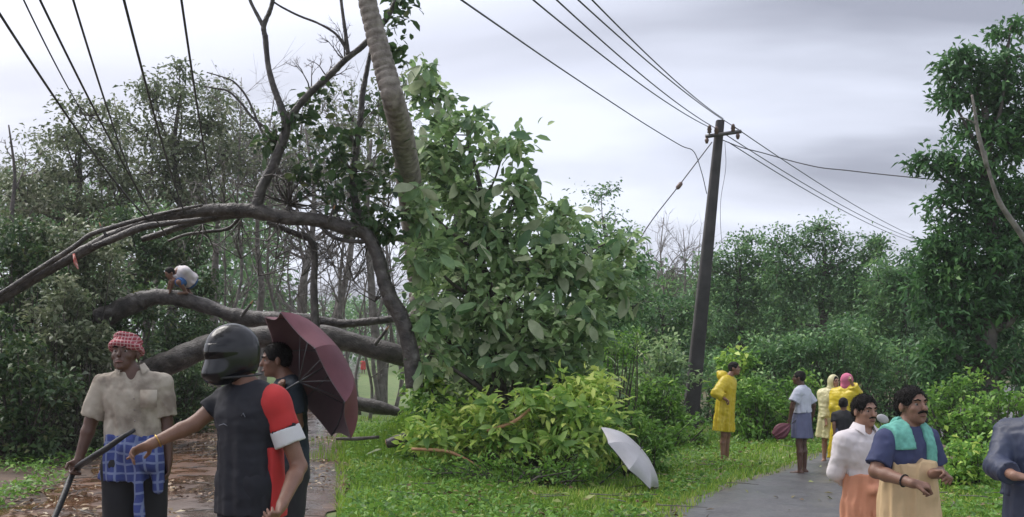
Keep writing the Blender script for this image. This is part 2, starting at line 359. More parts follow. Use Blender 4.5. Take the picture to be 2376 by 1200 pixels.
def tree(name, label, cat, D, base_px, blobs, leaf, ll, lw, cl, per, seed, bark='bark', rad=0.16, group=None, dens=1.0, lean=0.0, trunk_top=None, six=False, up=0.1, twig=True, base_z=None, stem=0.9):
    rng = np.random.default_rng(seed); bx = P(base_px, CY, D)
    b = np.array([bx[0], D * K, float(gz(bx[0], D * K)) - 0.1 if base_z is None else base_z])
    root = thing(name, b, label, cat, group)
    cs = np.array([c for c, r in blobs]); top = cs[cs[:, 2].argmax()]
    mb = MB(); mid = np.average(cs, axis=0)
    h = top[2] - b[2]; tp = []
    for t in np.linspace(0, stem, 7):
        q = b * (1 - t) + np.array([top[0] * .5 + mid[0] * .5, b[1] + 0.3 * (mid[1] - b[1]), top[2]]) * t
        tp.append(q + np.array([rng.normal(0, .03), rng.normal(0, .03), 0]) * h * .35 * (t > 0))
    tp = np.array(tp); tr = rad * np.linspace(1.15, 0.25, 7)
    mb.tube(tp, tr, 9, 0.12, seed, smooth=4); sk = [tp[2:]]
    for c, r in blobs:                                    # limbs
        k = int(np.clip(np.searchsorted(tp[:, 2], c[2] - 0.8 * h * .2), 1, 5)); a = tp[k]
        m = a * .5 + c * .5 + np.array([0, 0, -0.08 * np.linalg.norm(c - a)]) + rng.normal(0, .06, 3) * np.linalg.norm(c - a)
        pts, rd = spline(np.array([a, m, c]), np.array([tr[k] * .6, tr[k] * .35, tr[k] * .12 + .006]), 5)
        mb.tube(pts, rd, 6, 0.08, seed); sk.append(pts[3:])
    C = blob_clusters(blobs, cl, rng, dens); sk = np.concatenate(sk)
    if twig:
        for c in C[rng.permutation(len(C))[:min(len(C), 260)]]:
            a = sk[((sk - c) ** 2).sum(1).argmin()]; m = (a + c) / 2 + rng.normal(0, .08, 3) * np.linalg.norm(c - a)
            mb.tube([a, m, c], [.018 * rad / .16, .012 * rad / .16, .005], 4, cap=False)
    mb.build('trunk', M[bark], root)
    V, Fq, tint = crown_leaves(C, cl, per, ll, lw, rng, up, six)
    part('crown', V, Fq, M[leaf], root, False, tint)
    return root
def bush(name, label, D, blobs, leaf, ll, lw, cl, per, seed, group=None, dens=1.0, cat='bush', six=False, up=0.25):
    rng = np.random.default_rng(seed); cs = np.array([c for c, r in blobs]); m = cs.mean(0)
    b = np.array([m[0], m[1], float(gz(m[0], m[1])) - .05]); root = thing(name, b, label, cat, group)
    C = blob_clusters(blobs, cl, rng, dens); C[:, 2] = np.maximum(C[:, 2], gz(C[:, 0], C[:, 1]) + 0.06)
    lo = C[rng.permutation(len(C))[:int(len(C) * .6)]].copy(); g0 = gz(lo[:, 0], lo[:, 1])
    lo[:, 2] = g0 + (lo[:, 2] - g0) * rng.uniform(.05, .7, len(lo)); C = np.concatenate([C, lo])
    mb = MB()
    for c in C[rng.permutation(len(C))[:min(len(C), 60)]]:
        a = b + (c - b) * np.array([.25, .25, 0]) * rng.uniform(.4, 1.4); k = (a + c) / 2 + rng.normal(0, .08, 3)
        a[2] = gz(a[0], a[1]) - .03
        mb.tube([a, k, c], [.02, .013, .005], 5, cap=False)
    mb.build('stem', M['bark'], root)
    V, Fq, tint = crown_leaves(C, cl, per, ll, lw, rng, up, six)
    part('foliage', V, Fq, M[leaf], root, False, tint)
    return root

def px_path(D, rows):
    """rows of column,row,thickness-in-pixels(,depth offset) -> points and radii"""
    p = []; r = []
    for q in rows:
        dd = q[3] if len(q) > 3 else 0; p.append(P(q[0], q[1], D, dd)); r.append(q[2] * .5 * (D + dd) / F)
    return np.array(p), np.array(r)
# right half: trees beyond the road
bigt = tree('forest_tree', 'tall broad dark green tree filling the right edge with a pale bare limb', 'tree', 15, 2285,
     bl(15, (2345, 60, 45, 40), (2250, 160, 85, 55), (2330, 180, 80, 80), (2205, 225, 45, 35), (2265, 215, 60, 45), (2345, 310, 80, 90), (2400, 250, 80, 120), (2150, 380, 50, 25), (2215, 375, 55, 40), (2270, 400, 70, 60), (2345, 450, 80, 80), (2195, 470, 60, 50), (2240, 560, 95, 75), (2200, 640, 75, 70), (2310, 620, 90, 80), (2220, 740, 90, 60), (2330, 740, 70, 70), (2170, 560, 40, 30), (2390, 560, 60, 120), (2190, 810, 70, 50), (2290, 820, 60, 40), (2150, 700, 50, 60), (2180, 890, 60, 50), (2260, 890, 60, 50), (2350, 850, 60, 60), (2270, 700, 80, 70), (2380, 680, 60, 90), (2290, 500, 70, 70), (2260, 290, 50, 40)),
     'leaf_big', 0.19, 0.075, 0.33, 26, 101, rad=0.27, dens=1.25, stem=0.8)
for rows in ([(2400, 590, 15), (2360, 530, 13), (2320, 470, 11), (2295, 400, 8), (2285, 350, 6)], [(2290, 390, 9), (2270, 310, 9), (2262, 260, 7), (2255, 220, 5)], [(2268, 290, 5), (2250, 280, 4), (2232, 272, 3)]):
    p, r = px_path(13.6, rows); mb = MB(); mb.tube(p, r, 10, .1, 3, smooth=5); mb.build('limb', M['grey_bark'], bigt)
tree('forest_tree', 'small dark tree with an open top, left of the pole', 'tree', 25, 1405, bl(25, (1395, 455, 60, 38), (1430, 510, 60, 50), (1370, 530, 60, 45), (1460, 560, 45, 45), (1400, 600, 80, 50), (1430, 690, 90, 60), (1330, 640, 70, 60)),
     'leaf_forest', 0.17, 0.08, 0.5, 15, 102, rad=0.15, dens=0.9)
tree('forest_tree', 'dark green tree with two narrow tops just right of the pole', 'tree', 27, 1715, bl(27, (1738, 560, 30, 30), (1708, 580, 32, 28), (1770, 610, 50, 40), (1650, 610, 40, 40), (1720, 625, 60, 45), (1665, 670, 60, 60), (1755, 690, 75, 60), (1700, 760, 90, 60), (1640, 790, 70, 70)),
     'leaf_forest', 0.18, 0.085, 0.5, 26, 103, rad=0.17, dens=1.6)
tree('forest_tree', 'tallest tree of the far row, with a spiky crown above the raincoats', 'tree', 26, 1890, bl(26, (1905, 530, 45, 30), (1955, 560, 32, 30), (1870, 575, 60, 45), (1800, 570, 40, 35), (2030, 590, 40, 40), (2010, 690, 60, 50), (1930, 600, 55, 40), (2005, 580, 28, 30), (2030, 560, 14, 12), (1985, 640, 45, 40), (1850, 650, 75, 55), (1930, 700, 90, 60), (1800, 620, 50, 40), (1830, 740, 80, 60)),
     'leaf_forest', 0.17, 0.08, 0.48, 26, 104, rad=0.18, dens=1.7)
tree('forest_tree', 'shorter dark tree between the far row and the tall right tree', 'tree', 23, 2085, bl(23, (2118, 595, 40, 32), (2085, 640, 65, 50), (2040, 650, 45, 45), (2130, 680, 70, 60), (2060, 720, 70, 55), (2120, 780, 80, 60), (2040, 800, 60, 60)),
     'leaf_forest', 0.17, 0.08, 0.45, 26, 105, rad=0.15, dens=1.6)
tree('forest_tree', 'low bushy dark tree behind the base of the pole', 'tree', 22, 1560, bl(22, (1520, 690, 80, 60), (1590, 720, 70, 60), (1540, 790, 90, 60), (1620, 830, 70, 60), (1490, 780, 60, 70)),
     'leaf_forest', 0.16, 0.075, 0.42, 20, 106, rad=0.12, dens=1.2)
for k, (px, py, rx, ry, s) in enumerate([(1740, 830, 95, 60, 0), (1850, 820, 95, 65, 1), (1960, 800, 95, 75, 2), (2060, 850, 85, 60, 3), (1640, 880, 70, 40, 4), (1800, 880, 70, 40, 5), (2150, 880, 60, 60, 6)]):
    bush('shrub', ['dark shrub behind the man in the yellow raincoat', 'dark shrub behind the man in the blue lungi', 'tall dark shrub behind the two women in raincoats', 'dark shrub behind the man with the green towel',
                   'low dark shrub just right of the pole base', 'low dark shrub under the far trees, left of the women', 'dark shrub at the foot of the tall right tree'][k],
         19, bl(19 - 0.4 * (k % 3), (px, py, rx, ry), (px - 40, py + 25, rx * .7, ry * .7), (px + 45, py + 20, rx * .7, ry * .7)), 'leaf_forest', 0.15, 0.07, 0.36, 22, 120 + k, 'dark shrubs under the far trees')

# unseen tree added left of the frame so its crown shades the left road
b = np.array([-6.6, 4.2, float(gz(-6.6, 4.2)) - .1]); sroot = thing('added_shade_tree', b, 'unseen tree added beyond the left picture edge to shade the left road', 'tree')
sb = [(np.array(c), np.array(r)) for c, r in (((-6.0, 4.0, 7.6), (1.7, 1.7, .9)), ((-3.6, 4.6, 8.0), (1.8, 1.9, .9)), ((-1.7, 4.2, 7.8), (1.2, 1.6, .8)), ((-4.6, 7.2, 8.6), (1.9, 1.6, .9)), ((-2.2, 7.0, 8.8), (1.3, 1.5, .8)), ((-6.8, 8.0, 8.2), (1.6, 1.6, 1.0)), ((-4.2, 2.0, 7.6), (2.0, 1.3, .9)), ((-7.6, 1.8, 7.2), (1.6, 1.5, 1.0)))]
rng = np.random.default_rng(66); mb = MB(); tp = np.array([b, b + [.15, 0, 2], b + [.3, .1, 4], b + [.7, .2, 5.6], b + [1.2, .3, 6.6]]); mb.tube(tp, [.26, .22, .19, .15, .1], 12, .1, 5, smooth=5)
for c, r in sb: mb.tube([tp[3], (tp[3] + c) / 2 + [0, 0, .3], c], [.09, .06, .02], 7, .1, 6, smooth=4)
C = blob_clusters(sb, .42, rng, 1.0)
mb.build('trunk', M['bark'], sroot); V, Fq, tint = crown_leaves(C, .42, 15, .2, .1, rng); part('crown', V, Fq, M['leaf_dark'], sroot, False, tint)

# the far wood that closes the view
rng = np.random.default_rng(5)
C = []
for k in range(1500):
    D = rng.uniform(36, 70); px = rng.uniform(1400, 2600); py = rng.uniform(640, 850) + (D - 36) * 0.6
    C.append(P(px, py, D))
for k in range(420):
    D = rng.uniform(60, 110); px = rng.uniform(560, 1000); py = rng.uniform(700, 835)
    C.append(P(px, py, D))
for k in range(900):
    D = rng.uniform(30, 60); px = rng.uniform(-500, 640); py = rng.uniform(430, 840)
    C.append(P(px, py, D))
C = np.array(C); V, Fq, tint = crown_leaves(C, 1.3, 26, 0.42, 0.22, rng)
o = part('far_wood', V, Fq, M['leaf_forest'], None, False, tint, kind='stuff'); tag(o, 'far-off green wood closing the view behind the trees', 'wood')

# bare trees
def bare_tree(name, label, D, px, top_py, seed, group=None, rad=0.07, nb=9, spread=0.5, bark='grey_bark', sub=4, lean=0.0, cat='tree'):
    rng = np.random.default_rng(seed); x0 = P(px, CY, D)[0]; b = np.array([x0, D * K, float(gz(x0, D * K)) - .05]); root = thing(name, b, label, cat, group)
    top = P(px + lean, top_py, D); mb = MB(); h = top[2] - b[2]
    tp = np.array([b * (1 - t) + top * t + (np.array([rng.normal(0, .02), rng.normal(0, .02), 0]) * h if 0 < t < 1 else 0) for t in np.linspace(0, 1, 6)])
    tp, tr = spline(tp, np.linspace(rad, rad * .15, 6), 3); mb.tube(tp, tr, 7, 0.08, seed)
    for k in range(nb):
        t = rng.uniform(.3, .95); i = int(t * (len(tp) - 1)); a = tp[i]; ln = h * spread * rng.uniform(.25, .6) * (1.1 - t * .6); an = rng.uniform(0, 6.28)
        d = np.array([math.cos(an), math.sin(an) * .7, rng.uniform(.5, 1.4)]); d /= np.linalg.norm(d); e = a + d * ln
        m = (a + e) / 2 + rng.normal(0, .08, 3) * ln; pt, rd = spline(np.array([a, m, e]), np.array([tr[i] * .55, tr[i] * .35, .004]), 3); mb.tube(pt, rd, 5, cap=False)
        for q in range(sub):
            a2 = pt[rng.integers(1, len(pt) - 1)]; d2 = d + rng.normal(0, .6, 3); d2 /= np.linalg.norm(d2); l2 = ln * rng.uniform(.25, .6)
            e2 = a2 + d2 * l2; m2 = (a2 + e2) / 2 + rng.normal(0, .1, 3) * l2; mb.tube([a2, m2, e2], [tr[i] * .25 + .002, tr[i] * .16 + .002, .003], 4, cap=False)
            for w in range(2):
                e3 = m2 + (d2 + rng.normal(0, .7, 3)) * l2 * .45; mb.tube([m2, e3], [tr[i] * .12 + .002, .002], 3, cap=False)
    mb.build('trunk', M[bark], root); return root
for k, (px, tp, D) in enumerate([(1540, 505, 28), (1585, 530, 29), (1500, 560, 30), (1625, 545, 30)]):
    bare_tree('bare_tree', ['leafless pale tree left of the pole, tallest of the bare group', 'leafless pale tree right beside the pole', 'leafless pale tree leftmost of the bare group', 'leafless pale twiggy tree behind the pole'][k], D, px, tp, 300 + k, 'leafless trees behind the pole', 0.09, 14, 0.75, sub=7)
ORD = 'first second third fourth fifth sixth seventh eighth ninth tenth eleventh twelfth thirteenth fourteenth fifteenth sixteenth seventeenth eighteenth nineteenth twentieth twenty-first'.split()
k = -1
for px in (478, 505, 531, 560, 590, 612, 640, 655, 672, 700, 724, 748, 770, 790, 812, 836, 858, 872, 895, 915, 936):
    k += 1; rng = np.random.default_rng(900 + px); D = rng.uniform(17, 38)
    bare_tree('sapling', f'thin bare grey sapling behind the fallen tree, {ORD[k]} from the left', D, px, rng.uniform(430, 600), 400 + px, 'bare saplings behind the fallen tree', rng.uniform(.03, .075) * D / 22, 8, 0.55, 'grey_bark', 5, rng.normal(0, 25))
for k, (px, tp, D) in enumerate(((250, 230, 20), (350, 170, 21), (545, 180, 21), (625, 200, 22), (690, 215, 21), (800, 190, 20), (885, 160, 20))):
    bare_tree('bare_tree', f'tall thin twiggy tree among the left canopy, {ORD[k]} from the left', D, px, tp, 470 + px, 'twiggy trees among the left canopy', .07, 16, .5, 'grey_bark', 8, 15)
bare_tree('bare_tree', 'thicker pale bare trunk behind the maroon umbrella', 21, 728, 300, 777, None, 0.19, 12, 0.5, 'grey_bark', 6, -20)
bare_tree('bare_tree', 'bare dark tree with upright twigs at the left picture edge', 14, 40, 290, 778, None, 0.10, 8, 0.5, 'bark', 4, -20)

# left half: wood on the bank
tree('forest_tree', 'grey-green tree closing the gap left of the upright limb', 'tree', 24, 500, bl(24, (500, 230, 70, 50), (560, 290, 80, 70), (470, 330, 80, 70), (540, 400, 90, 70), (430, 420, 70, 60), (610, 350, 60, 70), (480, 500, 90, 50)), 'leaf_thicket', 0.17, 0.08, 0.5, 16, 207, rad=0.17, dens=1.2, bark='grey_bark')
tree('forest_tree', 'grey-green tree behind the fork of the fallen tree', 'tree', 25, 760, bl(25, (760, 260, 80, 60), (700, 320, 80, 60), (820, 300, 70, 60), (740, 400, 90, 60), (860, 420, 80, 60), (660, 440, 70, 50), (920, 330, 60, 80), (930, 200, 40, 50)), 'leaf_thicket', 0.17, 0.08, 0.5, 15, 208, rad=0.16, dens=1.1, bark='grey_bark')
tree('forest_tree', 'dull green tree at the far left behind the bare tree', 'tree', 22, 60, bl(22, (40, 420, 70, 60), (90, 360, 60, 50), (10, 500, 80, 70), (110, 460, 80, 70), (60, 560, 90, 60)), 'leaf_thicket', 0.16, 0.075, 0.45, 20, 209, rad=0.15, dens=1.2)
tree('forest_tree', 'hazy leafy tree on the bank at far left, behind the wires', 'tree', 19, 150, bl(19, (150, 320, 70, 40), (210, 270, 75, 45), (120, 400, 70, 60), (230, 370, 90, 80), (60, 470, 80, 80), (170, 490, 100, 70), (270, 470, 80, 80)), 'leaf_thicket', 0.16, 0.075, 0.42, 24, 201, rad=0.17, dens=1.4)
tree('forest_tree', 'tall leafy tree with the highest crown, in the middle of the left wood', 'tree', 21, 400, bl(21, (415, 160, 30, 20), (350, 215, 60, 40), (420, 240, 80, 55), (320, 300, 80, 60), (440, 330, 90, 80), (360, 400, 90, 70), (500, 260, 55, 55), (520, 360, 60, 80), (450, 440, 90, 60)), 'leaf_thicket', 0.17, 0.085, 0.45, 20, 202, rad=0.19, dens=1.4)
tree('forest_tree', 'sparse twiggy tree behind the upright limb of the fallen tree', 'tree', 23, 600, bl(23, (590, 330, 85, 90), (640, 420, 90, 70), (560, 430, 80, 60), (690, 360, 60, 60)), 'leaf_thicket', 0.15, 0.075, 0.5, 15, 203, rad=0.15, dens=1.2, bark='grey_bark')
tree('forest_tree', 'sparse leafy tree behind the leaning palm trunk', 'tree', 20, 870, bl(20, (880, 250, 80, 80), (830, 330, 80, 70), (900, 400, 70, 80), (850, 480, 90, 50), (770, 400, 70, 60)), 'leaf_thicket', 0.15, 0.08, 0.5, 16, 204, rad=0.15, dens=1.2, bark='grey_bark')
tree('forest_tree', 'greenish leafy tree above the bank, behind the arched limb', 'tree', 16, 330, bl(16, (300, 520, 80, 50), (380, 560, 80, 60), (250, 590, 80, 60), (440, 600, 70, 70), (340, 640, 80, 60), (470, 530, 60, 40), (470, 690, 60, 50)), 'leaf_dark', 0.15, 0.07, 0.33, 22, 205, rad=0.13, dens=1.1)
names = ['dark leafy shrub at the left edge below the wires', 'dark leafy shrub on the bank above the left grass', 'dark leafy shrub behind the man in the red turban', 'dark leafy shrub hanging over the bank, left of the turban', 'dark low shrub at the left edge on the bank foot', 'green shrub below the upper fallen trunk', 'tangled shrub between the turban and the helmet', 'dark shrub at the foot of the bank beside the road']
for k, (D, rows) in enumerate([(12, [(30, 580, 80, 90), (90, 640, 80, 80), (20, 700, 70, 70)]), (11.5, [(130, 720, 90, 80), (190, 800, 90, 70), (110, 830, 80, 70)]), (13, [(230, 680, 70, 80), (270, 760, 60, 80), (330, 720, 60, 60)]), (12.5, [(150, 560, 90, 60), (230, 590, 70, 60), (190, 650, 80, 60)]),
                               (10.5, [(30, 820, 80, 100), (90, 910, 80, 70), (20, 950, 60, 60)]), (16, [(420, 770, 60, 60), (470, 760, 50, 60), (380, 800, 50, 50)]), (14.5, [(430, 880, 60, 50), (400, 940, 60, 40), (450, 920, 40, 50)]), (12, [(200, 900, 60, 60), (230, 960, 50, 40), (160, 960, 60, 40)])]):
    bush('shrub', names[k], D, bl(D, *rows), 'leaf_dark' if k not in (1, 3) else 'leaf_thicket', 0.12, 0.06, 0.24, 22, 220 + k, 'shrubs on the left bank', 1.15)

# ------------------------------------------------------------------ the fallen tree across the left road
ft_loc = P(330, 870, 12.2); ft_loc[2] = float(gz(ft_loc[0], ft_loc[1]))
ft = thing('fallen_tree', ft_loc, 'uprooted grey tree lying across the muddy road, its limbs arching overhead', 'tree')
def limb(name, D, rows, sides=14, wob=0.10, seed=0, m='wet_bark', smooth=6, parent=None):
    mb = MB(); p, r = px_path(D, rows); r = r * .86; mb.tube(p, r, sides + 8, wob * 1.6, seed, smooth=smooth + 6); return mb.build(name, M[m], parent or ft)
limb('trunk', 12.2, [(250, 900, 76, .6), (330, 872, 72, .3), (400, 838, 62), (480, 806, 60), (600, 784, 58), (720, 776, 58), (830, 797, 56), (950, 832, 54), (1060, 868, 50, .3), (1160, 900, 42, .6)], 18, .1, 1)
limb('limb', 12.6, [(230, 742, 60), (300, 708, 56), (350, 692, 44), (400, 690, 40), (470, 708, 42), (540, 732, 42), (610, 742, 44), (665, 742, 42), (720, 742, 30), (790, 751, 24), (850, 747, 22), (915, 740, 20), (1000, 730, 16)], 14, .12, 2)
limb('limb', 10.2, [(-60, 735, 26), (0, 695, 27), (90, 640, 28), (180, 590, 28), (260, 548, 28), (330, 522, 30), (400, 500, 32), (480, 489, 34), (550, 487, 36), (600, 492, 40), (650, 503, 38), (740, 512, 36), (810, 530, 36), (850, 545, 36), (875, 590, 36), (888, 640, 38), (905, 690, 42), (930, 735, 44), (945, 780, 44), (955, 830, 44), (962, 900, 44)], 16, .08, 3)
limb('branch', 10.1, [(-60, 708, 12), (0, 682, 13), (90, 625, 14), (170, 575, 14), (210, 545, 14), (270, 525, 13), (340, 505, 11), (420, 486, 9), (470, 476, 7)], 10, .08, 4)
limb('branch', 10.4, [(330, 556, 16), (380, 540, 18), (440, 518, 20), (500, 504, 22), (560, 496, 24), (600, 496, 26)], 10, .08, 5)
limb('branch', 10.0, [(215, 572, 12), (250, 560, 20), (330, 528, 20), (410, 516, 14), (470, 508, 10)], 10, .08, 6)
limb('branch', 10.2, [(596, 495, 30), (598, 470, 30), (610, 430, 28), (636, 380, 26), (655, 330, 26), (664, 295, 26), (655, 255, 20), (636, 205, 17), (622, 150, 15), (616, 90, 15), (612, 60, 14), (628, 20, 12), (640, -30, 11)], 12, .08, 7)
limb('branch', 10.2, [(613, 66, 12), (600, 40, 10), (582, 5, 9), (570, -30, 8)], 8, .08, 8)
limb('branch', 10.2, [(664, 292, 22), (690, 250, 19), (720, 215, 19), (760, 180, 18), (800, 140, 16), (840, 108, 16), (880, 65, 16), (910, 20, 15), (930, -30, 14)], 10, .08, 9)
limb('branch', 10.2, [(808, 128, 13), (802, 80, 10), (795, 30, 9), (788, -30, 8)], 8, .08, 10)
limb('branch', 10.2, [(806, 118, 8), (780, 80, 7), (740, 55, 6), (690, 35, 6), (640, 8, 5), (610, -20, 4)], 8, .08, 11)
limb('branch', 10.5, [(846, 546, 26), (826, 480, 24), (818, 420, 22), (826, 350, 19), (836, 280, 17), (842, 215, 16), (852, 160, 13), (862, 110, 10)], 10, .08, 12)
limb('branch', 10.5, [(620, 515, 14), (660, 532, 15), (700, 548, 15), (722, 560, 17), (730, 600, 18), (728, 660, 20), (730, 720, 22), (734, 775, 24)], 8, .08, 13)
limb('branch', 10.2, [(740, 520, 11), (770, 548, 11), (810, 560, 11), (850, 560, 12)], 8, .08, 14)
limb('branch', 10.6, [(560, 500, 9), (530, 530, 9), (480, 538, 9), (430, 545, 8), (390, 560, 7)], 8, .08, 15)
limb('branch', 10.8, [(850, 548, 24), (890, 555, 20), (930, 552, 14), (960, 545, 10)], 8, .08, 16)
limb('branch', 10.8, [(657, 330, 9), (620, 300, 8), (585, 272, 7), (560, 240, 6), (530, 212, 6), (500, 205, 5), (470, 200, 3)], 7, .08, 17)
limb('branch', 10.8, [(640, 375, 8), (605, 300, 7), (575, 230, 6), (545, 192, 5), (520, 180, 4), (480, 168, 3)], 7, .08, 18)
for px, py, D_, dx, dy, th_ in ((640, 770, 12.0, 14, -34, 9), (560, 735, 12.4, 22, -30, 8), (870, 800, 12.0, 26, -34, 9), (250, 555, 10.1, -16, -30, 7), (760, 515, 10.1, 14, -30, 7)):
    st = limb('stub', D_, [(px, py, th_ * 1.2), (px + dx * .6, py + dy * .6, th_), (px + dx, py + dy, th_ * .9)], 8, .12, px); q0 = P(px + dx, py + dy, D_); q1 = P(px + dx * 1.25, py + dy * 1.3, D_)
    mb = MB(); mb.tube([q0, q1], [th_ * .36 * D_ / F, .004], 7, .3, px); mb.build('splinter', M['cut_wood'], st)
# radiating bare twigs at the fork and along the arch
rng = np.random.default_rng(77); mb = MB()
def twigs(px, py, D, n, ln, a0=-3.1, a1=0.0, r0=5, depth=2):
    for k in range(n):
        an = rng.uniform(a0, a1); l = ln * rng.uniform(.5, 1.1); x, y = px, py; pts = [P(x, y, D)]; r = [r0 * .5 * D / F]
        dz = rng.normal(0, .5)
        for s in range(4):
            an += rng.normal(0, .22); x += math.cos(an) * l / 4; y += math.sin(an) * l / 4; pts.append(P(x, y, D, dz * (s + 1) * .2)); r.append(r0 * .5 * D / F * (1 - (s + 1) / 4.6))
            if depth and s in (1, 2): twigs(x, y, D + dz * (s + 1) * .2, 2, l * .45, an - .9, an + .9, r0 * .5, depth - 1)
        mb.tube(pts, r, 5, cap=False)
twigs(672, 475, 10.7, 22, 120, -3.3, 0.1, 6)
twigs(672, 475, 10.7, 5, 90, 0.0, 3.1, 5)
for q in [(600, 420), (650, 330), (720, 215), (760, 180), (830, 300), (822, 400), (560, 487), (700, 505), (860, 550), (480, 489), (790, 525), (800, 140)]:
    twigs(q[0], q[1], 10.3, 4, 90, -2.8, -.3, 4)
for q in [(700, 540), (640, 520), (780, 550), (560, 510), (470, 520), (860, 560)]: twigs(q[0], q[1], 10.5, 5, 110, .1, 3.0, 4)
for q in [(640, 600), (700, 640), (770, 600), (820, 650), (600, 640), (870, 700), (560, 600), (900, 480), (780, 460), (620, 560), (520, 470)]: twigs(q[0], q[1], 11.5, 5, 120, -2.9, -.2, 3.5)
mb.build('twig', M['bark'], ft)
rng = np.random.default_rng(78)
C = blob_clusters(bl(10.3, (735, 235, 55, 35), (705, 290, 45, 40), (790, 320, 75, 45), (760, 380, 70, 45), (850, 400, 70, 60), (800, 455, 90, 40), (890, 470, 55, 50), (690, 400, 50, 40), (905, 270, 45, 70), (925, 110, 30, 60), (935, 30, 25, 45), (905, 540, 40, 25), (650, 330, 40, 30), (850, 520, 50, 20)), 0.22, rng, 0.8)
V, Fq, tint = crown_leaves(C, 0.22, 7, 0.15, 0.10, rng, 0, True)
part('foliage', V, Fq, M['leaf_dark'], ft, False, tint)
mb = MB(); R = 0.045
for k in range(5): mb.tube([P(172 + k, 590 + k * 4, 10.15), P(173 + 2 * k, 612 + 3 * k, 10.1)], [.02, .012], 6)
M['red_cloth'] = mat('red_cloth', [(0.4, (0.5, 0.08, 0.06)), (0.6, (0.75, 0.45, 0.4))], 20, 0.8)
o = mb.build('rag', M['red_cloth']); tag(o, 'red and white rag tied to the arched limb above the left bank', 'rag')

# logs on the right verge of the left road
def log(label, D, rows, m='bark', end=None, sides=12):
    p, r = px_path(D, rows); p[:, 2] = np.maximum(p[:, 2], gz(p[:, 0], p[:, 1]) + r * .7)
    mb = MB(); mb.tube(p, r, sides, .1, len(label), smooth=4, cap=True); root = thing('log', p[0], label, 'log'); mb.build('bark', M[m], root)
    if end is not None:
        d = p[end] - p[end - 1 if end else 1]; d = d / np.linalg.norm(d); q = p[end] + d * .004
        mb = MB(); mb.tube([q, q + d * .006], [r[end] * .9, r[end] * .85], 14); mb.build('cut_face', M['cut_wood'], root, False)
    return root
log('dark fallen branch lying on the grass right of the maroon umbrella', 13.2, [(820, 935, 34), (850, 940, 34), (890, 948, 30), (925, 955, 20), (960, 955, 14), (1010, 960, 10)], 'wet_bark')
log('short broken log with a raw orange end on the left verge', 10.6, [(958, 1012, 26), (925, 1022, 28), (898, 1030, 22)], 'wet_bark', 2)
log('thin dark stick lying under the maroon umbrella', 10.8, [(780, 1018, 7), (830, 1018, 9), (880, 1014, 7)], 'bark')

# ------------------------------------------------------------------ coconut palm
pl_rows = [(745, -900, 36), (765, -640, 38), (792, -380, 39), (822, -160, 41), (852, 0, 44), (872, 80, 48), (893, 160, 52), (912, 230, 54), (930, 300, 56), (942, 370, 56), (950, 430, 56), (962, 520, 57), (974, 620, 58), (986, 740, 60), (996, 850, 64), (1002, 930, 74)]
pl_rows = [q + (4.2 * max(0.0, min(1.0, (q[1] - 250) / 350)),) for q in pl_rows]
p, r = px_path(9.7, pl_rows); p, r = spline(p, r, 10); 
b = p[-1].copy(); b[2] = float(gz(b[0], b[1]))
pr = thing('coconut_palm', b, 'ringed grey coconut palm trunk leaning up to the left', 'palm')
s_ = np.concatenate([[0], np.cumsum(np.linalg.norm(np.diff(p, axis=0), axis=1))]); ss = np.arange(0, s_[-1], 0.022)
pp = np.stack([np.interp(ss, s_, p[:, i]) for i in range(3)], 1); rr = np.interp(ss, s_, r)
ring = np.abs(((ss / 0.11 + 0.25 * vnoise(ss, ss * 0, 0, 6, 2)) % 1.0) - 0.5) * 2
pp[0] += (pp[0] - pp[1]) * 0
mb = MB(); mb.tube(pp, rr * (1.0 - 0.085 * (ring > .78) - 0.03 * ring), 20, 0.03, 3); mb.build('trunk', M['palm_bark'], pr)
M['palm_leaf'] = leafmat('palm_leaf', [(0.05, 0.1, 0.03), (0.08, 0.16, 0.04), (0.13, 0.2, 0.06)])
top = p[0]; rng = np.random.default_rng(31)
for k in range(16):                                  # crown above the picture
    an = k * 2.4; el = rng.uniform(.1, 1.1); d = np.array([math.cos(an), math.sin(an), el]); d /= np.linalg.norm(d)
    ax = [top + np.array([0, 0, .1])]
    for s in range(14): d = d + np.array([0, 0, -.085]); d /= np.linalg.norm(d); ax.append(ax[-1] + d * .3)
    ax = np.array(ax); C = []; dr = []
    for i in range(2, 15):
        t = ax[i] - ax[i - 1]; sd_ = np.cross(t, [0, 0, 1]); sd_ /= np.linalg.norm(sd_) + 1e-6
        for w in (-1, 1):
            for z in range(4): C.append(ax[i - 1] + t * z / 4 + (sd_ * w + t * 1.2 - np.array([0, 0, .25])) * .32); dr.append(sd_ * w + t * 1.2 + np.array([0, 0, -.35]))
    V, Fq = leaf_arrays(np.array(C), np.array(dr), .75, .045, rng, .1)
    fr = part('frond', V, Fq, M['palm_leaf'], pr, False, rng.uniform(0, 1, len(Fq)))
    mb = MB(); mb.tube(ax, np.linspace(.03, .006, 15), 6); mb.build('rib', M['palm_leaf'], fr)

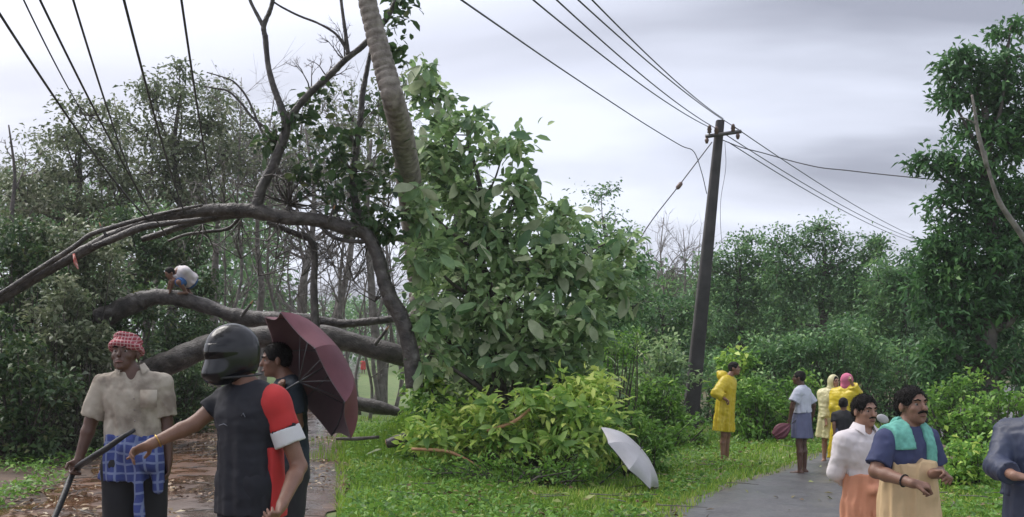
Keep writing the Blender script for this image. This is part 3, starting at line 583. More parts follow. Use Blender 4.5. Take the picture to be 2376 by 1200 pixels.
# ------------------------------------------------------------------ big-leaved tree at the left of the right-hand view
def leaf_mesh(name, L_, Wd, m, curl, rng, n=6):
    V = []; 
    for i in range(n + 1):
        t = i / n; w = Wd * .5 * (math.sin(math.pi * min(1, t * .93 + .04)) ** .75) * (0.85 + .3 * t) * (1 - .9 * (t > .98))
        z = -curl * t * t * L_; wv = .05 * L_ * math.sin(t * 9 + rng.uniform(0, 3))
        for s in (-1, 0, 1): V.append([s * w, t * L_, z + (abs(s) * (.12 * Wd + wv * .4))])
    V = np.array(V); q = []
    for i in range(n):
        for s in (0, 1): a = i * 3 + s; q.append([a, a + 1, a + 4, a + 3])
    return mesh_np(name, V, np.array(q), m)
def scatter_leaves(root, pts, dirs, meshes, rng, smin, smax, name='leaf'):
    off = np.array(root.location)
    for p, d in zip(pts, dirs):
        d = d / np.linalg.norm(d); o = bpy.data.objects.new(name, meshes[rng.integers(len(meshes))])
        q = Vector(d).to_track_quat('Y', 'Z'); q = q @ Vector((0, 1, 0)).rotation_difference(Vector((0, 1, 0)))
        o.rotation_mode = 'QUATERNION'; o.rotation_quaternion = q @ Matrix.Rotation(rng.normal(0, .7), 3, 'Y').to_quaternion()
        o.location = tuple(p - off); s = rng.uniform(smin, smax); o.scale = (s, s, s); o.parent = root; link(o)
tk_b = bl(11.3, (1010, 260, 38, 65, 1.2), (990, 190, 22, 40, 1.2), (1085, 290, 60, 50, .5), (1050, 400, 90, 80, .6), (1170, 345, 50, 45), (1195, 450, 65, 65), (1020, 560, 50, 110, .4), (1110, 590, 110, 90), (1240, 590, 100, 80), (1345, 620, 95, 75, .3), (1420, 560, 55, 45, .8), (1090, 720, 120, 80, -.3), (1230, 730, 120, 80, -.3), (1360, 740, 90, 70), (1040, 820, 70, 55), (1190, 830, 140, 55, -.3), (1330, 830, 90, 50), (1440, 680, 45, 60, .6), (985, 480, 26, 60, -1.2), (990, 600, 30, 70, -1.2), (990, 720, 30, 60, -1.2), (1000, 820, 36, 50, -1.2), (1150, 760, 120, 60, .8), (1280, 830, 120, 50, .8), (1300, 500, 40, 40, .4), (1100, 470, 70, 60), (990, 340, 22, 50, .6))
tk = tree('teak_tree', 'storm-tossed tree with very large pale drooping leaves, left of the pole', 'tree', 11.6, 1180, tk_b, 'leaf_teak', 0.21, 0.115, 0.30, 14, 601, rad=0.12, dens=1.15, six=True, stem=.8)
rng = np.random.default_rng(61)
C = blob_clusters(tk_b, .34, rng, .9); C[:, 1] -= .35
pt = []; dr = []
for c in C[rng.permutation(len(C))]:
    n = rng.integers(3, 6); a0 = rng.uniform(0, 6.28)
    for k in range(n):
        an = a0 + k * 6.28 / n; d = np.array([math.cos(an), -abs(math.sin(an)) * .7, rng.uniform(-1.3, .15)]); pt.append(c + rng.normal(0, .05, 3)); dr.append(d)
pt = np.array(pt); dr = np.array(dr); sel = rng.permutation(len(pt))[:300]
ms = [leaf_mesh('leaf', .33, .17, M[m], cu, rng) for m, cu in (('leaf_teak_pale', .35), ('leaf_teak_green', .5), ('leaf_teak_pale', .55), ('leaf_teak_green', .25), ('leaf_teak_pale', .2), ('leaf_teak_deep', .4), ('leaf_teak_green', .6))]
scatter_leaves(tk, pt[sel], dr[sel], ms, rng, .7, 1.15)

tree('forest_tree', 'mid-green tree behind the big-leaved one, beside the palm trunk', 'tree', 15.5, 1060, bl(15.5, (1010, 380, 45, 80), (1060, 470, 80, 80), (1130, 540, 80, 70), (1020, 600, 50, 90), (1100, 680, 90, 70), (1190, 640, 70, 60), (1060, 780, 80, 60)), 'leaf_teak', 0.19, 0.09, 0.34, 20, 611, rad=0.14, dens=1.2)
tree('forest_tree', 'mid-green tree between the big-leaved one and the bare trees', 'tree', 17, 1320, bl(17, (1290, 540, 60, 50), (1350, 590, 70, 60), (1410, 640, 70, 60), (1300, 660, 80, 60), (1380, 730, 90, 60), (1460, 720, 60, 60), (1330, 800, 90, 60), (1440, 820, 70, 60), (1480, 620, 35, 40)), 'leaf_forest', 0.17, 0.085, 0.36, 20, 612, rad=0.13, dens=1.2)
bush('shrub', 'leafy green shrub left of the foot of the pole', 15.5, bl(15.5, (1510, 860, 70, 60), (1560, 900, 60, 50), (1470, 900, 60, 50), (1530, 800, 50, 50)), 'leaf_teak', 0.15, 0.07, 0.3, 22, 613)
bush('shrub', 'dark green undergrowth under the big-leaved tree', 12, bl(12, (1010, 900, 45, 45), (1090, 890, 70, 45), (1180, 890, 80, 45), (1280, 890, 80, 45), (1370, 890, 60, 45)), 'leaf_teak', 0.16, 0.075, 0.28, 22, 614, dens=1.3)
bush('shrub', 'undergrowth closing the gap at the foot of the palm', 14.5, bl(14.5, (975, 850, 30, 40), (1010, 820, 40, 40), (1050, 860, 50, 40)), 'leaf_teak', 0.16, 0.075, 0.28, 22, 615, dens=1.3)
# fallen lime-green branches in front
fb_b = bl(9.9, (1250, 950, 110, 55), (1330, 985, 85, 65), (1170, 1010, 110, 45), (1060, 1010, 90, 45, .3), (985, 1010, 35, 45, .2), (1380, 930, 45, 45, .4), (1000, 1030, 50, 40), (1340, 900, 70, 40, .5), (1395, 1030, 30, 35), (1290, 1040, 90, 35, -.3), (1200, 970, 90, 45), (1120, 950, 70, 40, .4), (1040, 960, 50, 35, .5), (1420, 990, 30, 40, .2), (1390, 880, 40, 35, .8))
rng = np.random.default_rng(63); b = P(1220, 1080, 10.3); b[2] = float(gz(b[0], b[1]))
fb = thing('fallen_branch', b, 'heap of fallen branches with lime green leaves left of the grey umbrella', 'branch')
C = blob_clusters(fb_b, .24, rng, 1.0); C[:, 2] = np.maximum(C[:, 2], gz(C[:, 0], C[:, 1]) + .08); mb = MB()
for c in C[:90]:
    a = b + (c - b) * rng.uniform(.1, .5) + np.array([0, .3, 0]); a[2] = gz(a[0], a[1]) + .05; mb.tube([a, (a + c) / 2 + rng.normal(0, .08, 3), c], [.010, .007, .003], 5, cap=False)
mb.build('stem', M['bark'], fb); mb = MB()
for rows in ([(955, 1042, 7), (1000, 1044, 8), (1040, 1048, 8), (1080, 1065, 6), (1120, 1088, 4)], [(965, 1088, 6), (1010, 1090, 6), (1050, 1096, 4)], [(1130, 1000, 8), (1190, 980, 9), (1230, 950, 7)]):
    p, r = px_path(9.7, rows); mb.tube(p, r, 7, smooth=3)
mb.build('stick', M['cut_wood'], fb)
V, Fq, tint = crown_leaves(C, .26, 15, .17, .065, rng, .1, True); part('foliage', V, Fq, M['leaf_bright'], fb, False, np.clip(tint + .34, 0, 1))
pt = []; dr = []
Cf = C[np.argsort(C[:, 1] + rng.normal(0, .2, len(C)))]
for c in Cf[:60]:
    n = rng.integers(5, 9); a0 = rng.uniform(0, 6.28)
    for k in range(n):
        an = a0 + k * 6.28 / n; pt.append(c + np.array([0, -.1, .06]) + rng.normal(0, .03, 3)); dr.append(np.array([math.cos(an), -.4 - .3 * rng.uniform(), math.sin(an) * .8]))
ms = [leaf_mesh('leaf', .24, .085, M[m], cu, rng, 4) for m, cu in (('leaf_lime', .3), ('leaf_lime', .15), ('leaf_green2', .3), ('leaf_lime', .4), ('leaf_green2', .1))]
scatter_leaves(fb, np.array(pt)[:300], np.array(dr)[:300], ms, rng, .7, 1.2)

# ------------------------------------------------------------------ weeds and grass
for k, (D, rows, lab, lm, ll) in enumerate([
        (14.5, [(1490, 930, 60, 50), (1560, 960, 60, 40), (1530, 900, 50, 40)], 'bright weeds left of the foot of the pole', 'weed', .13),
        (13.6, [(1560, 1010, 60, 30), (1620, 1000, 40, 40), (1500, 1010, 50, 30)], 'green weeds at the foot of the pole', 'weed', .12),
        (14.5, [(1740, 930, 50, 60), (1790, 950, 50, 50), (1760, 990, 60, 30)], 'bright bush between the yellow raincoat and the blue lungi', 'weed', .14),
        (15.5, [(1690, 850, 35, 40), (1720, 840, 25, 35), (1700, 900, 40, 40)], 'yellow-green young bush above the head in the yellow raincoat', 'leaf_bright', .17),
        (15, [(1860, 900, 50, 40), (1900, 930, 40, 50), (1830, 930, 40, 40)], 'bright bush between the blue lungi and the women', 'weed', .15),
        (14, [(2180, 930, 50, 50), (2230, 900, 45, 45), (2200, 980, 60, 35)], 'dark green weeds right of the man with the green towel', 'weed', .13),
        (12.5, [(2270, 960, 60, 50), (2330, 930, 50, 50), (2300, 1000, 70, 30)], 'weeds at the foot of the tall right tree', 'weed', .13),
        (9.5, [(2230, 1040, 50, 35), (2280, 1060, 50, 40), (2200, 1090, 50, 30), (2250, 1110, 60, 40)], 'bright leafy weeds between the two men at the right', 'leaf_bright', .12),
        (17, [(2360, 840, 40, 60), (2400, 800, 40, 60)], 'pale dry shrub at the right edge behind the dark jacket', 'leaf_thicket', .12),
        (11.2, [(985, 880, 30, 30), (970, 920, 25, 30)], 'small bright bush on the grassy mound', 'leaf_bright', .16),
        (13.5, [(1430, 830, 50, 60), (1470, 800, 30, 45), (1410, 880, 50, 40)], 'bright green feathery bush right of the big-leaved tree', 'weed', .10),
        (10.6, [(975, 960, 24, 30), (1010, 1000, 40, 30), (970, 1040, 24, 24)], 'green tangle at the left end of the fallen branches', 'weed', .12),
        (10.4, [(1440, 960, 40, 35), (1480, 990, 40, 30), (1420, 1000, 30, 30), (1540, 1030, 40, 20)], 'green tangle just behind the grey umbrella', 'weed', .13),
        (9.2, [(1090, 1085, 60, 18), (1180, 1085, 60, 20), (1270, 1090, 60, 18), (1350, 1085, 40, 18), (1010, 1085, 40, 18)], 'low weeds along the front of the fallen branches', 'weed', .09)]):
    bush('weed_clump', lab, D, bl(D, *rows), lm, ll, ll * .45, .22, 15, 640 + k, 'weeds along the right road', 1.1, 'weeds')
def blades(X, Y, h, rng, w=.007, lean=.45, hscale=None):
    n = len(X); z = gz(X, Y); a = rng.uniform(0, 6.28, n); hh = rng.uniform(.5, 1.2, n) * h
    d = np.stack([np.cos(a), np.sin(a), 0 * a], 1); b = np.stack([X, Y, z - .01], 1); s = np.stack([-np.sin(a), np.cos(a), 0 * a], 1) * (w * rng.uniform(.6, 1.4, n))[:, None]
    ln = rng.uniform(.1, 1, n)[:, None] * lean * hh[:, None]; m = b + d * ln * .35 + np.array([0, 0, 1.]) * hh[:, None] * .6; t = b + d * ln + np.array([0, 0, 1.]) * hh[:, None]
    V = np.stack([b - s, b + s, m + s * .8, m - s * .8, t], 1).reshape(-1, 3); k = np.arange(n)[:, None] * 5
    return V, (k + np.array([[0, 1, 2, 3]])).reshape(-1, 4), (k + np.array([[3, 2, 4]])).reshape(-1, 3), n
def on_road(X, Y, m=0.0):
    a = (X > np.interp(Y, RL_Y, RL_L) - m) & (X < np.interp(Y, RL_Y, RL_R) + m)
    b = (X > np.interp(Y, RR_Y, RR_L) - m) & (X < np.interp(Y, RR_Y, RR_R) + m) & (Y < 26)
    return a | b
rng = np.random.default_rng(91)
n = 130000; yy = 5.5 + 13 * rng.uniform(0, 1, n) ** 1.5; pxs = rng.uniform(780, 2500, n); xx = (pxs - CX) / F * yy
ok = (~on_road(xx, yy, .04) | (~on_road(xx, yy, -.22) & (rng.uniform(0, 1, n) < .45))) & (vnoise(xx, yy, 0, 2.2, 13) > -.55 + .5 * rng.uniform(-1, 1, n)); xx = xx[ok]; yy = yy[ok]
V, q, t, n = blades(xx, yy * K, .11 * (1 + .6 * vnoise(xx, yy, 0, 1.9, 55)), rng, .007, .9)
tn = np.clip(rng.normal(.45, .2, n) + .22 * vnoise(xx, yy, 0, 1.3, 14), 0, 1)
o = part('grass', V, [q, t], M['grass'], None, False, np.concatenate([tn, tn]), kind='stuff'); tag(o, 'fresh green grass along both roads', 'grass')
n = 26000; yy = 10.5 + 5 * rng.uniform(0, 1, n); xx = rng.normal(-1.35, .75, n); V, q, t, n = blades(xx, yy * K, .17, rng, .006); tn = np.clip(rng.normal(.4, .15, n), 0, 1)
o = part('grass', V, [q, t], M['grass'], None, False, np.concatenate([tn, tn]), kind='stuff'); tag(o, 'longer grass covering the small mound', 'grass')
# ground cover: small broad leaves
n = 60000; yy = 5.5 + 11 * rng.uniform(0, 1, n) ** 1.4; pxs = rng.uniform(-150, 2500, n); xx = (pxs - CX) / F * yy
cov = vnoise(xx, yy, 0, 1.7, 23)
lft = xx < np.interp(yy, RL_Y, RL_L); ok = ~on_road(xx, yy, .02) & (cov > np.where(lft, .05, np.where(xx < -.6, -.5, -.12))); xx = xx[ok]; yy = yy[ok]; n = len(xx)
C = np.stack([xx, yy * K, gz(xx, yy * K) + rng.uniform(.02, .16, n)], 1); d = rng.normal(size=(n, 3)) * np.array([1, 1, .35])
V, Fq = leaf_arrays(C, d, rng.uniform(.03, .12, n), rng.uniform(.015, .055, n), rng, .2); tn = np.clip(rng.normal(.4, .22, n), 0, 1)
o = part('ground_cover', V, Fq, M['weed'], None, False, tn, kind='stuff'); tag(o, 'low broad-leaved weeds covering the verges', 'weeds')
# leaf litter and twigs on the left road
n = 6500; yy = 5 + 16 * rng.uniform(0, 1, n) ** 1.5; t_ = rng.uniform(-.12, 1.02, n) ; a = np.interp(yy, RL_Y, RL_L); b_ = np.interp(yy, RL_Y, RL_R); xx = a + (b_ - a) * t_
ok = (vnoise(xx, yy, 0, 2, 33) > -.35 + .55 * t_); xx = xx[ok]; yy = yy[ok]; n = len(xx)
C = np.stack([xx, yy * K, gz(xx, yy * K) + .035 + rng.uniform(0, .02, n)], 1); d = rng.normal(size=(n, 3)) * np.array([1, 1, .2])
V, Fq = leaf_arrays(C, d, rng.uniform(.03, .11, n), rng.uniform(.015, .05, n), rng, .05)
o = part('leaf_litter', V, Fq, M['litter'], None, False, np.clip(rng.normal(.45, .28, n), 0, 1), kind='stuff'); tag(o, 'brown leaf litter strewn over the muddy road', 'litter')
mb = MB()
for k in range(420):
    y = 5 + 13 * rng.uniform() ** 1.4; x = np.interp(y, RL_Y, RL_L) + rng.uniform(-.3, 3.2); an = rng.uniform(0, 6.28); l = rng.uniform(.1, .5); p0 = np.array([x, y * K, 0]); p1 = p0 + np.array([math.cos(an), math.sin(an), 0]) * l; pm = (p0 + p1) / 2 + rng.normal(0, .03, 3)
    P3 = np.array([p0, pm, p1]); P3[:, 2] = gz(P3[:, 0], P3[:, 1]) + .04 + rng.uniform(0, .02); mb.tube(P3, [.007, .006, .003], 5)
o = mb.build('twigs', M['litter'] if False else M['grey_bark'], kind='stuff'); tag(o, 'broken twigs scattered over the muddy road', 'twigs')
n = 2600; yy = 5.5 + 9 * rng.uniform(0, 1, n) ** 1.3; pxs = rng.uniform(940, 2450, n); xx = (pxs - CX) / F * yy; r_ = on_road(xx, yy, -.25); ok = ~r_ | (rng.uniform(0, 1, n) < .10); xx = xx[ok]; yy = yy[ok]; n = len(xx); r_ = on_road(xx, yy)
C = np.stack([xx, yy * K, gz(xx, yy * K) + np.where(r_, .035, .09) + rng.uniform(0, .02, n)], 1); d = rng.normal(size=(n, 3)) * np.array([1, 1, .25]); z_ = rng.uniform(.03, .13, n)
V, Fq = leaf_arrays(C, d, z_, z_ * .45, rng, .1)
M['torn'] = leafmat('torn', [(0.10, 0.06, 0.03), (0.22, 0.17, 0.06), (0.2, 0.26, 0.06), (0.38, 0.40, 0.16)], .5, .1)
o = part('torn_leaves', V, Fq, M['torn'], None, False, rng.uniform(0, 1, n), kind='stuff'); tag(o, 'torn leaves strewn over the right verge and road edge', 'leaves')
mb = MB()
for k in range(160):
    y = 6.5 + 8 * rng.uniform() ** 1.3; x = (rng.uniform(960, 2400) - CX) / F * y; an = rng.uniform(0, 6.28); l = rng.uniform(.1, .6); p0 = np.array([x, y * K, 0]); p1 = p0 + np.array([math.cos(an), math.sin(an), 0]) * l; pm = (p0 + p1) / 2 + rng.normal(0, .03, 3)
    if on_road(np.array([x]), np.array([y]), -.2)[0]: continue
    P3 = np.array([p0, pm, p1]); P3[:, 2] = gz(P3[:, 0], P3[:, 1]) + .07 + rng.uniform(0, .04); mb.tube(P3, [.007, .006, .003], 5)
o = mb.build('twigs', M['grey_bark'], kind='stuff'); tag(o, 'small broken twigs lying in the right-hand grass', 'twigs')
def fallen_leaf(px, py, L_, Wd, label, m):
    D = 1.6 * F / (py - CY); p = P(px, py, D); p[2] = float(gz(p[0], p[1])) + .07
    o = bpy.data.objects.new('fallen_leaf', leaf_mesh('fallen_leaf', L_, Wd, m, .15, rng)); o.location = tuple(p); o.rotation_euler = (.5, .2, rng.uniform(-1.9, -1.2)); link(o); tag(o, label, 'leaf')
fallen_leaf(845, 1068, .3, .14, 'large pale leaf lying on the grass below the logs', M['leaf_teak_pale'])
fallen_leaf(900, 960, .35, .18, 'pale upturned leaf beside the dark fallen branch', M['leaf_teak_pale'])
fallen_leaf(1480, 1040, .3, .16, 'broad green leaf on the grass just above the grey umbrella', M['leaf_lime'])
# brown earth heap
hx = P(2185, 1070, 11.0); n = 26; a = np.linspace(-1, 1, n); XX, YY = np.meshgrid(a, a, indexing='ij'); rr = np.sqrt(XX ** 2 + YY ** 2)
ZZ = .42 * np.clip(1 - rr, -.05, 1) ** .8 + .04 * vnoise(XX * 3, YY * 3, 0, 2, 3); XW = hx[0] + XX * .55; YW = hx[1] + YY * .5
ZZ = np.where(rr > 1, -.06, ZZ) + gz(XW, YW); q = (np.arange(n - 1)[:, None] * n + np.arange(n - 1)[None]).ravel()
M['earth'] = mat('earth', [(0.35, (0.07, 0.05, 0.035)), (0.65, (0.17, 0.13, 0.095))], 6, .9, .9, 20)
o = part('earth_heap', np.stack([XW, YW, ZZ], -1).reshape(-1, 3), np.stack([q, q + n, q + n + 1, q + 1], -1), M['earth'], loc=(hx[0], hx[1], float(gz(hx[0], hx[1])))); tag(o, 'small heap of brown earth behind the man with the green towel', 'earth heap')

# ------------------------------------------------------------------ pole and wires
M['concrete'] = mat('concrete', [(0.3, (0.028, 0.026, 0.026)), (0.7, (0.06, 0.056, 0.056))], 3, .8, .4, 40)
M['iron'] = mat('iron', [(0.3, (0.06, 0.058, 0.06)), (0.7, (0.12, 0.115, 0.11))], 12, .55, .2, metal=.3)
M['porcelain'] = mat('porcelain', [(0.3, (0.10, 0.06, 0.045)), (0.7, (0.16, 0.1, 0.08))], 5, .25)
M['cable'] = mat('cable', [(0.3, (0.03, 0.03, 0.033)), (0.7, (0.06, 0.06, 0.062))], 9, .5)
DP = 17.6
base = P(1598, 985, DP); base[2] = float(gz(base[0], base[1])) - .2; ptop = P(1671, 280, DP)
pole = thing('utility_pole', base, 'dark leaning concrete power pole with a short crossarm', 'power pole')
mb = MB(); d = ptop - base
for k in range(1):
    R4 = []
    for t in np.linspace(0, 1, 14):
        c = base + d * t; w = .20 - .10 * t; dpt = .16 - .06 * t
        ch = .03; R4.append([c + np.array([x, y, 0]) for x, y in ((-w + ch, -dpt), (w - ch, -dpt), (w, -dpt + ch), (w, dpt - ch), (w - ch, dpt), (-w + ch, dpt), (-w, dpt - ch), (-w, -dpt + ch))])
    V = np.concatenate([np.array(r) for r in R4]); n = 8; i = np.arange(13)[:, None] * n; j = np.arange(n)[None]; kk = (j + 1) % n
    mb.add(V, np.stack([i + j, i + kk, i + n + kk, i + n + j], -1).reshape(-1, 4)); top_i = 13 * n
    mb.add(np.array(R4[-1]), None, [[0, a, a + 1] for a in range(1, 7)])
mb.build('post', M['concrete'], pole, False)
A = P(1637, 317, DP, -.2); B = P(1720, 305, DP, -.2)
mb = MB(); mb.tube([A, (A + B) / 2, B], [.05, .05, .05], 4); mb.build('crossarm', M['iron'], pole, False)
INS = []
for q in ((1646, 300), (1662, 303), (1701, 297)):
    c = P(q[0], q[1], DP, -.2); mb = MB(); mb.tube([c + np.array([0, 0, z]) for z in (-.16, -.10, -.09, -.03, -.02, .05, .06, .1)], [.015, .02, .055, .045, .06, .045, .05, .025], 10); mb.build('insulator', M['porcelain'], pole); INS.append(c + np.array([0, 0, .05]))
for q in ((1640, 322), (1712, 312)):
    c = P(q[0], q[1], DP, -.2); mb = MB(); mb.tube([c + np.array([0, 0, z]) for z in (.05, -.02, -.04, -.12)], [.02, .05, .055, .03], 10); mb.build('insulator', M['porcelain'], pole)
def wire(label, pts, r, group, sag=0.0, name='power_line'):
    pts = np.array(pts, float)
    if len(pts) == 2 and sag is not None:
        t = np.linspace(0, 1, 24)[:, None]; pts = pts[0] * (1 - t) + pts[1] * t - np.array([0, 0, 1.]) * sag * 4 * t * (1 - t)
    mb = MB(); mb.tube(pts, r, 6, smooth=0 if len(pts) > 12 else 5); o = mb.build(name, M['cable'], None, loc=pts[0]); tag(o, label, 'wire', group); return o
g = 'overhead wires at the pole'
wire('overhead wire from the top of the picture to the left end of the crossarm', [INS[0], P(1230, -6, 7.5)], .010, g, .12)
wire('second overhead wire reaching the crossarm from upper left', [INS[1], P(1285, -6, 7.6)], .010, g, .12)
wire('overhead wire from upper left to the right insulator', [INS[2], P(1335, -6, 7.8)], .010, g, .1)
wire('uppermost overhead wire from upper left to the pole top', [ptop + np.array([.08, 0, .05]), P(1368, -6, 7.8)], .010, g, .1)
wire('slack lower wire crossing the sky to the left of the pole', [P(1062, -6, 7.2), P(1160, 62, 8.4), P(1280, 145, 10.4), P(1400, 225, 12.8), P(1500, 290, 15), P(1580, 338, 16.8), P(1610, 352, 17.2), P(1628, 400, 17.3), P(1640, 450, 17.4)], .011, g)
wire('upper wire running from the crossarm down to the right wood', [INS[2], P(2140, 556, 40)], .013, g, .25)
wire('middle wire running from the crossarm down to the right wood', [INS[1], P(2136, 560, 40)], .013, g, .3)
wire('lower wire running from the crossarm down to the right wood', [P(1690, 330, DP), P(2130, 564, 40)], .013, g, .3)
wire('kinked service cable from the pole to the tall right tree', [P(1676, 325, DP, -.1), P(1720, 342, 17.4), P(1770, 355, 17.2), P(1830, 372, 17), P(1870, 382, 16.8), P(1910, 390, 16.6), P(1960, 395, 16.4), P(2040, 404, 16), P(2150, 415, 15.4), P(2260, 425, 15)], .013, g)
gy = wire('diagonal stay wire with a dark insulator, left of the pole', [P(1652, 330, DP), P(1576, 430, DP - .4), P(1500, 530, DP - .9), P(1440, 640, DP - 1.2)], .014, g, name='stay_wire')
c = P(1576, 431, DP - .4); dv_ = P(1560, 452, DP - .4) - P(1592, 410, DP - .4); dv_ /= np.linalg.norm(dv_)
mb = MB(); mb.tube([c - dv_ * .11, c - dv_ * .07, c, c + dv_ * .07, c + dv_ * .11], [.02, .055, .06, .055, .02], 10); mb.build('insulator', M['porcelain'], gy)
wire('thin loose wire hanging down along the pole', [P(1682, 330, DP, -.3), P(1684, 390, DP, -.3), P(1672, 470, DP, -.4), P(1675, 560, DP, -.3), P(1690, 600, DP, -.3)], .006, g)
g = 'wires dragged down above the fallen tree'
for k, (a, b_, rr) in enumerate([((-6, 24, 5.2), (345, 512, 10.2), .012), ((52, -6, 5.6), (240, 330, 10.6), .008), ((90, -6, 5.4), (385, 545, 10.3), .011), ((168, -6, 5.5), (330, 470, 10.5), .010), ((286, -6, 5.6), (430, 500, 10.2), .012), ((420, -6, 5.8), (497, 470, 10.3), .011)]):
    lab = ['first', 'second', 'third', 'fourth', 'fifth', 'sixth'][k]
    wire(f'{lab} from the left of six dark wires sloping down to the arched limb', [P(*a), P(*b_)], rr, g, .10)

# ------------------------------------------------------------------ umbrellas
def umbrella(name, label, c, axis, Rr, depth, mats, inner, n=8, rot=0.0, shaft=.62, handle=True, droop=0.0):
    """open umbrella: rim centre c, axis towards the ferrule"""
    ax = np.asarray(axis, float); ax /= np.linalg.norm(ax); u = np.cross(ax, [0, 0, 1.]); u /= np.linalg.norm(u); v = np.cross(ax, u)
    root = thing(name, c - ax * .5, label, 'umbrella')
    def pt(a, t, off=0.0):                 # t 0 at the hub, 1 at the rim
        r = Rr * math.sin(t * 1.15) / math.sin(1.15); h = depth * (1 - t ** 2.0) 
        return c + (u * math.cos(a) + v * math.sin(a)) * r + ax * (h + off)
    for k in range(n):
        a0 = rot + k * 2 * math.pi / n; a1 = rot + (k + 1) * 2 * math.pi / n
        for off, nm, mt in ((0.0, 'panel', mats[k % len(mats)]), (-.006, 'lining', inner)):
            V = []; na, ntt = 7, 9
            for i in range(ntt):
                t = i / (ntt - 1)
                for j in range(na):
                    w = j / (na - 1); e_ = 4 * w * (1 - w); aa = a0 + (a1 - a0) * w
                    p_ = pt(aa, t, off) - ax * (0) ; cen = c + ax * (depth * (1 - t) * .2)
                    rimcut = 1 - .10 * e_ * t ** 3                      # scalloped rim
                    q = c + (p_ - c) * 1.0
                    rad_ = q - c - ax * np.dot(q - c, ax); q = q - rad_ * (1 - rimcut) - rad_ * .05 * e_ * t
                    V.append(q)
            q = [[i * na + j, i * na + j + 1, (i + 1) * na + j + 1, (i + 1) * na + j] for i in range(ntt - 1) for j in range(na - 1)]
            o = part(nm, np.array(V), np.array(q), mt, root)
        mb = MB(); mb.tube([pt(a0, t, -.012) for t in np.linspace(.03, 1.0, 8)], .0035, 5); mb.tube([pt(a0, .55, -.012), c + ax * (depth - .32)], .003, 5); mb.build('rib', M['steel'], root)
    mb = MB(); mb.tube([c + ax * (depth + .05), c + ax * (depth - shaft)], [.006, .006], 8); mb.build('shaft', M['steel'], root)
    if handle:
        e_ = c + ax * (depth - shaft); mb = MB(); mb.tube([e_, e_ - ax * .06, e_ - ax * .12], [.012, .014, .013], 8); mb.build('handle', M['cable'], root)
    return root
M['steel'] = mat('steel', [(0.3, (0.10, 0.10, 0.11)), (0.7, (0.16, 0.16, 0.17))], 9, .4, metal=.7)
M['maroon'] = mat('maroon', [(0.3, (0.17, 0.055, 0.072)), (0.7, (0.25, 0.085, 0.11))], 4, .5, .15, 200, trans=.3)
M['maroon_in'] = mat('maroon_in', [(0.3, (0.13, 0.085, 0.095)), (0.7, (0.19, 0.13, 0.14))], 4, .6, trans=.3)
M['silver'] = mat('silver', [(0.3, (0.38, 0.37, 0.38)), (0.7, (0.52, 0.51, 0.52))], 3, .4, .1, 60)
M['dark_lining'] = mat('dark_lining', [(0.3, (0.02, 0.02, 0.025)), (0.7, (0.04, 0.04, 0.045))], 4, .7)
umbrella('umbrella', 'open maroon umbrella tilted on its side behind the helmeted man', P(714, 874, 4.6), (.80, .47, .52), .51, .25, [M['maroon']], M['maroon_in'], 8, .35, .5)
umbrella('umbrella', 'open silver grey umbrella lying on its rim in the grass', P(1461, 1064, 9.1), (.72, -.20, .66), .56, .19, [M['silver']], M['dark_lining'], 8, .2, .6)

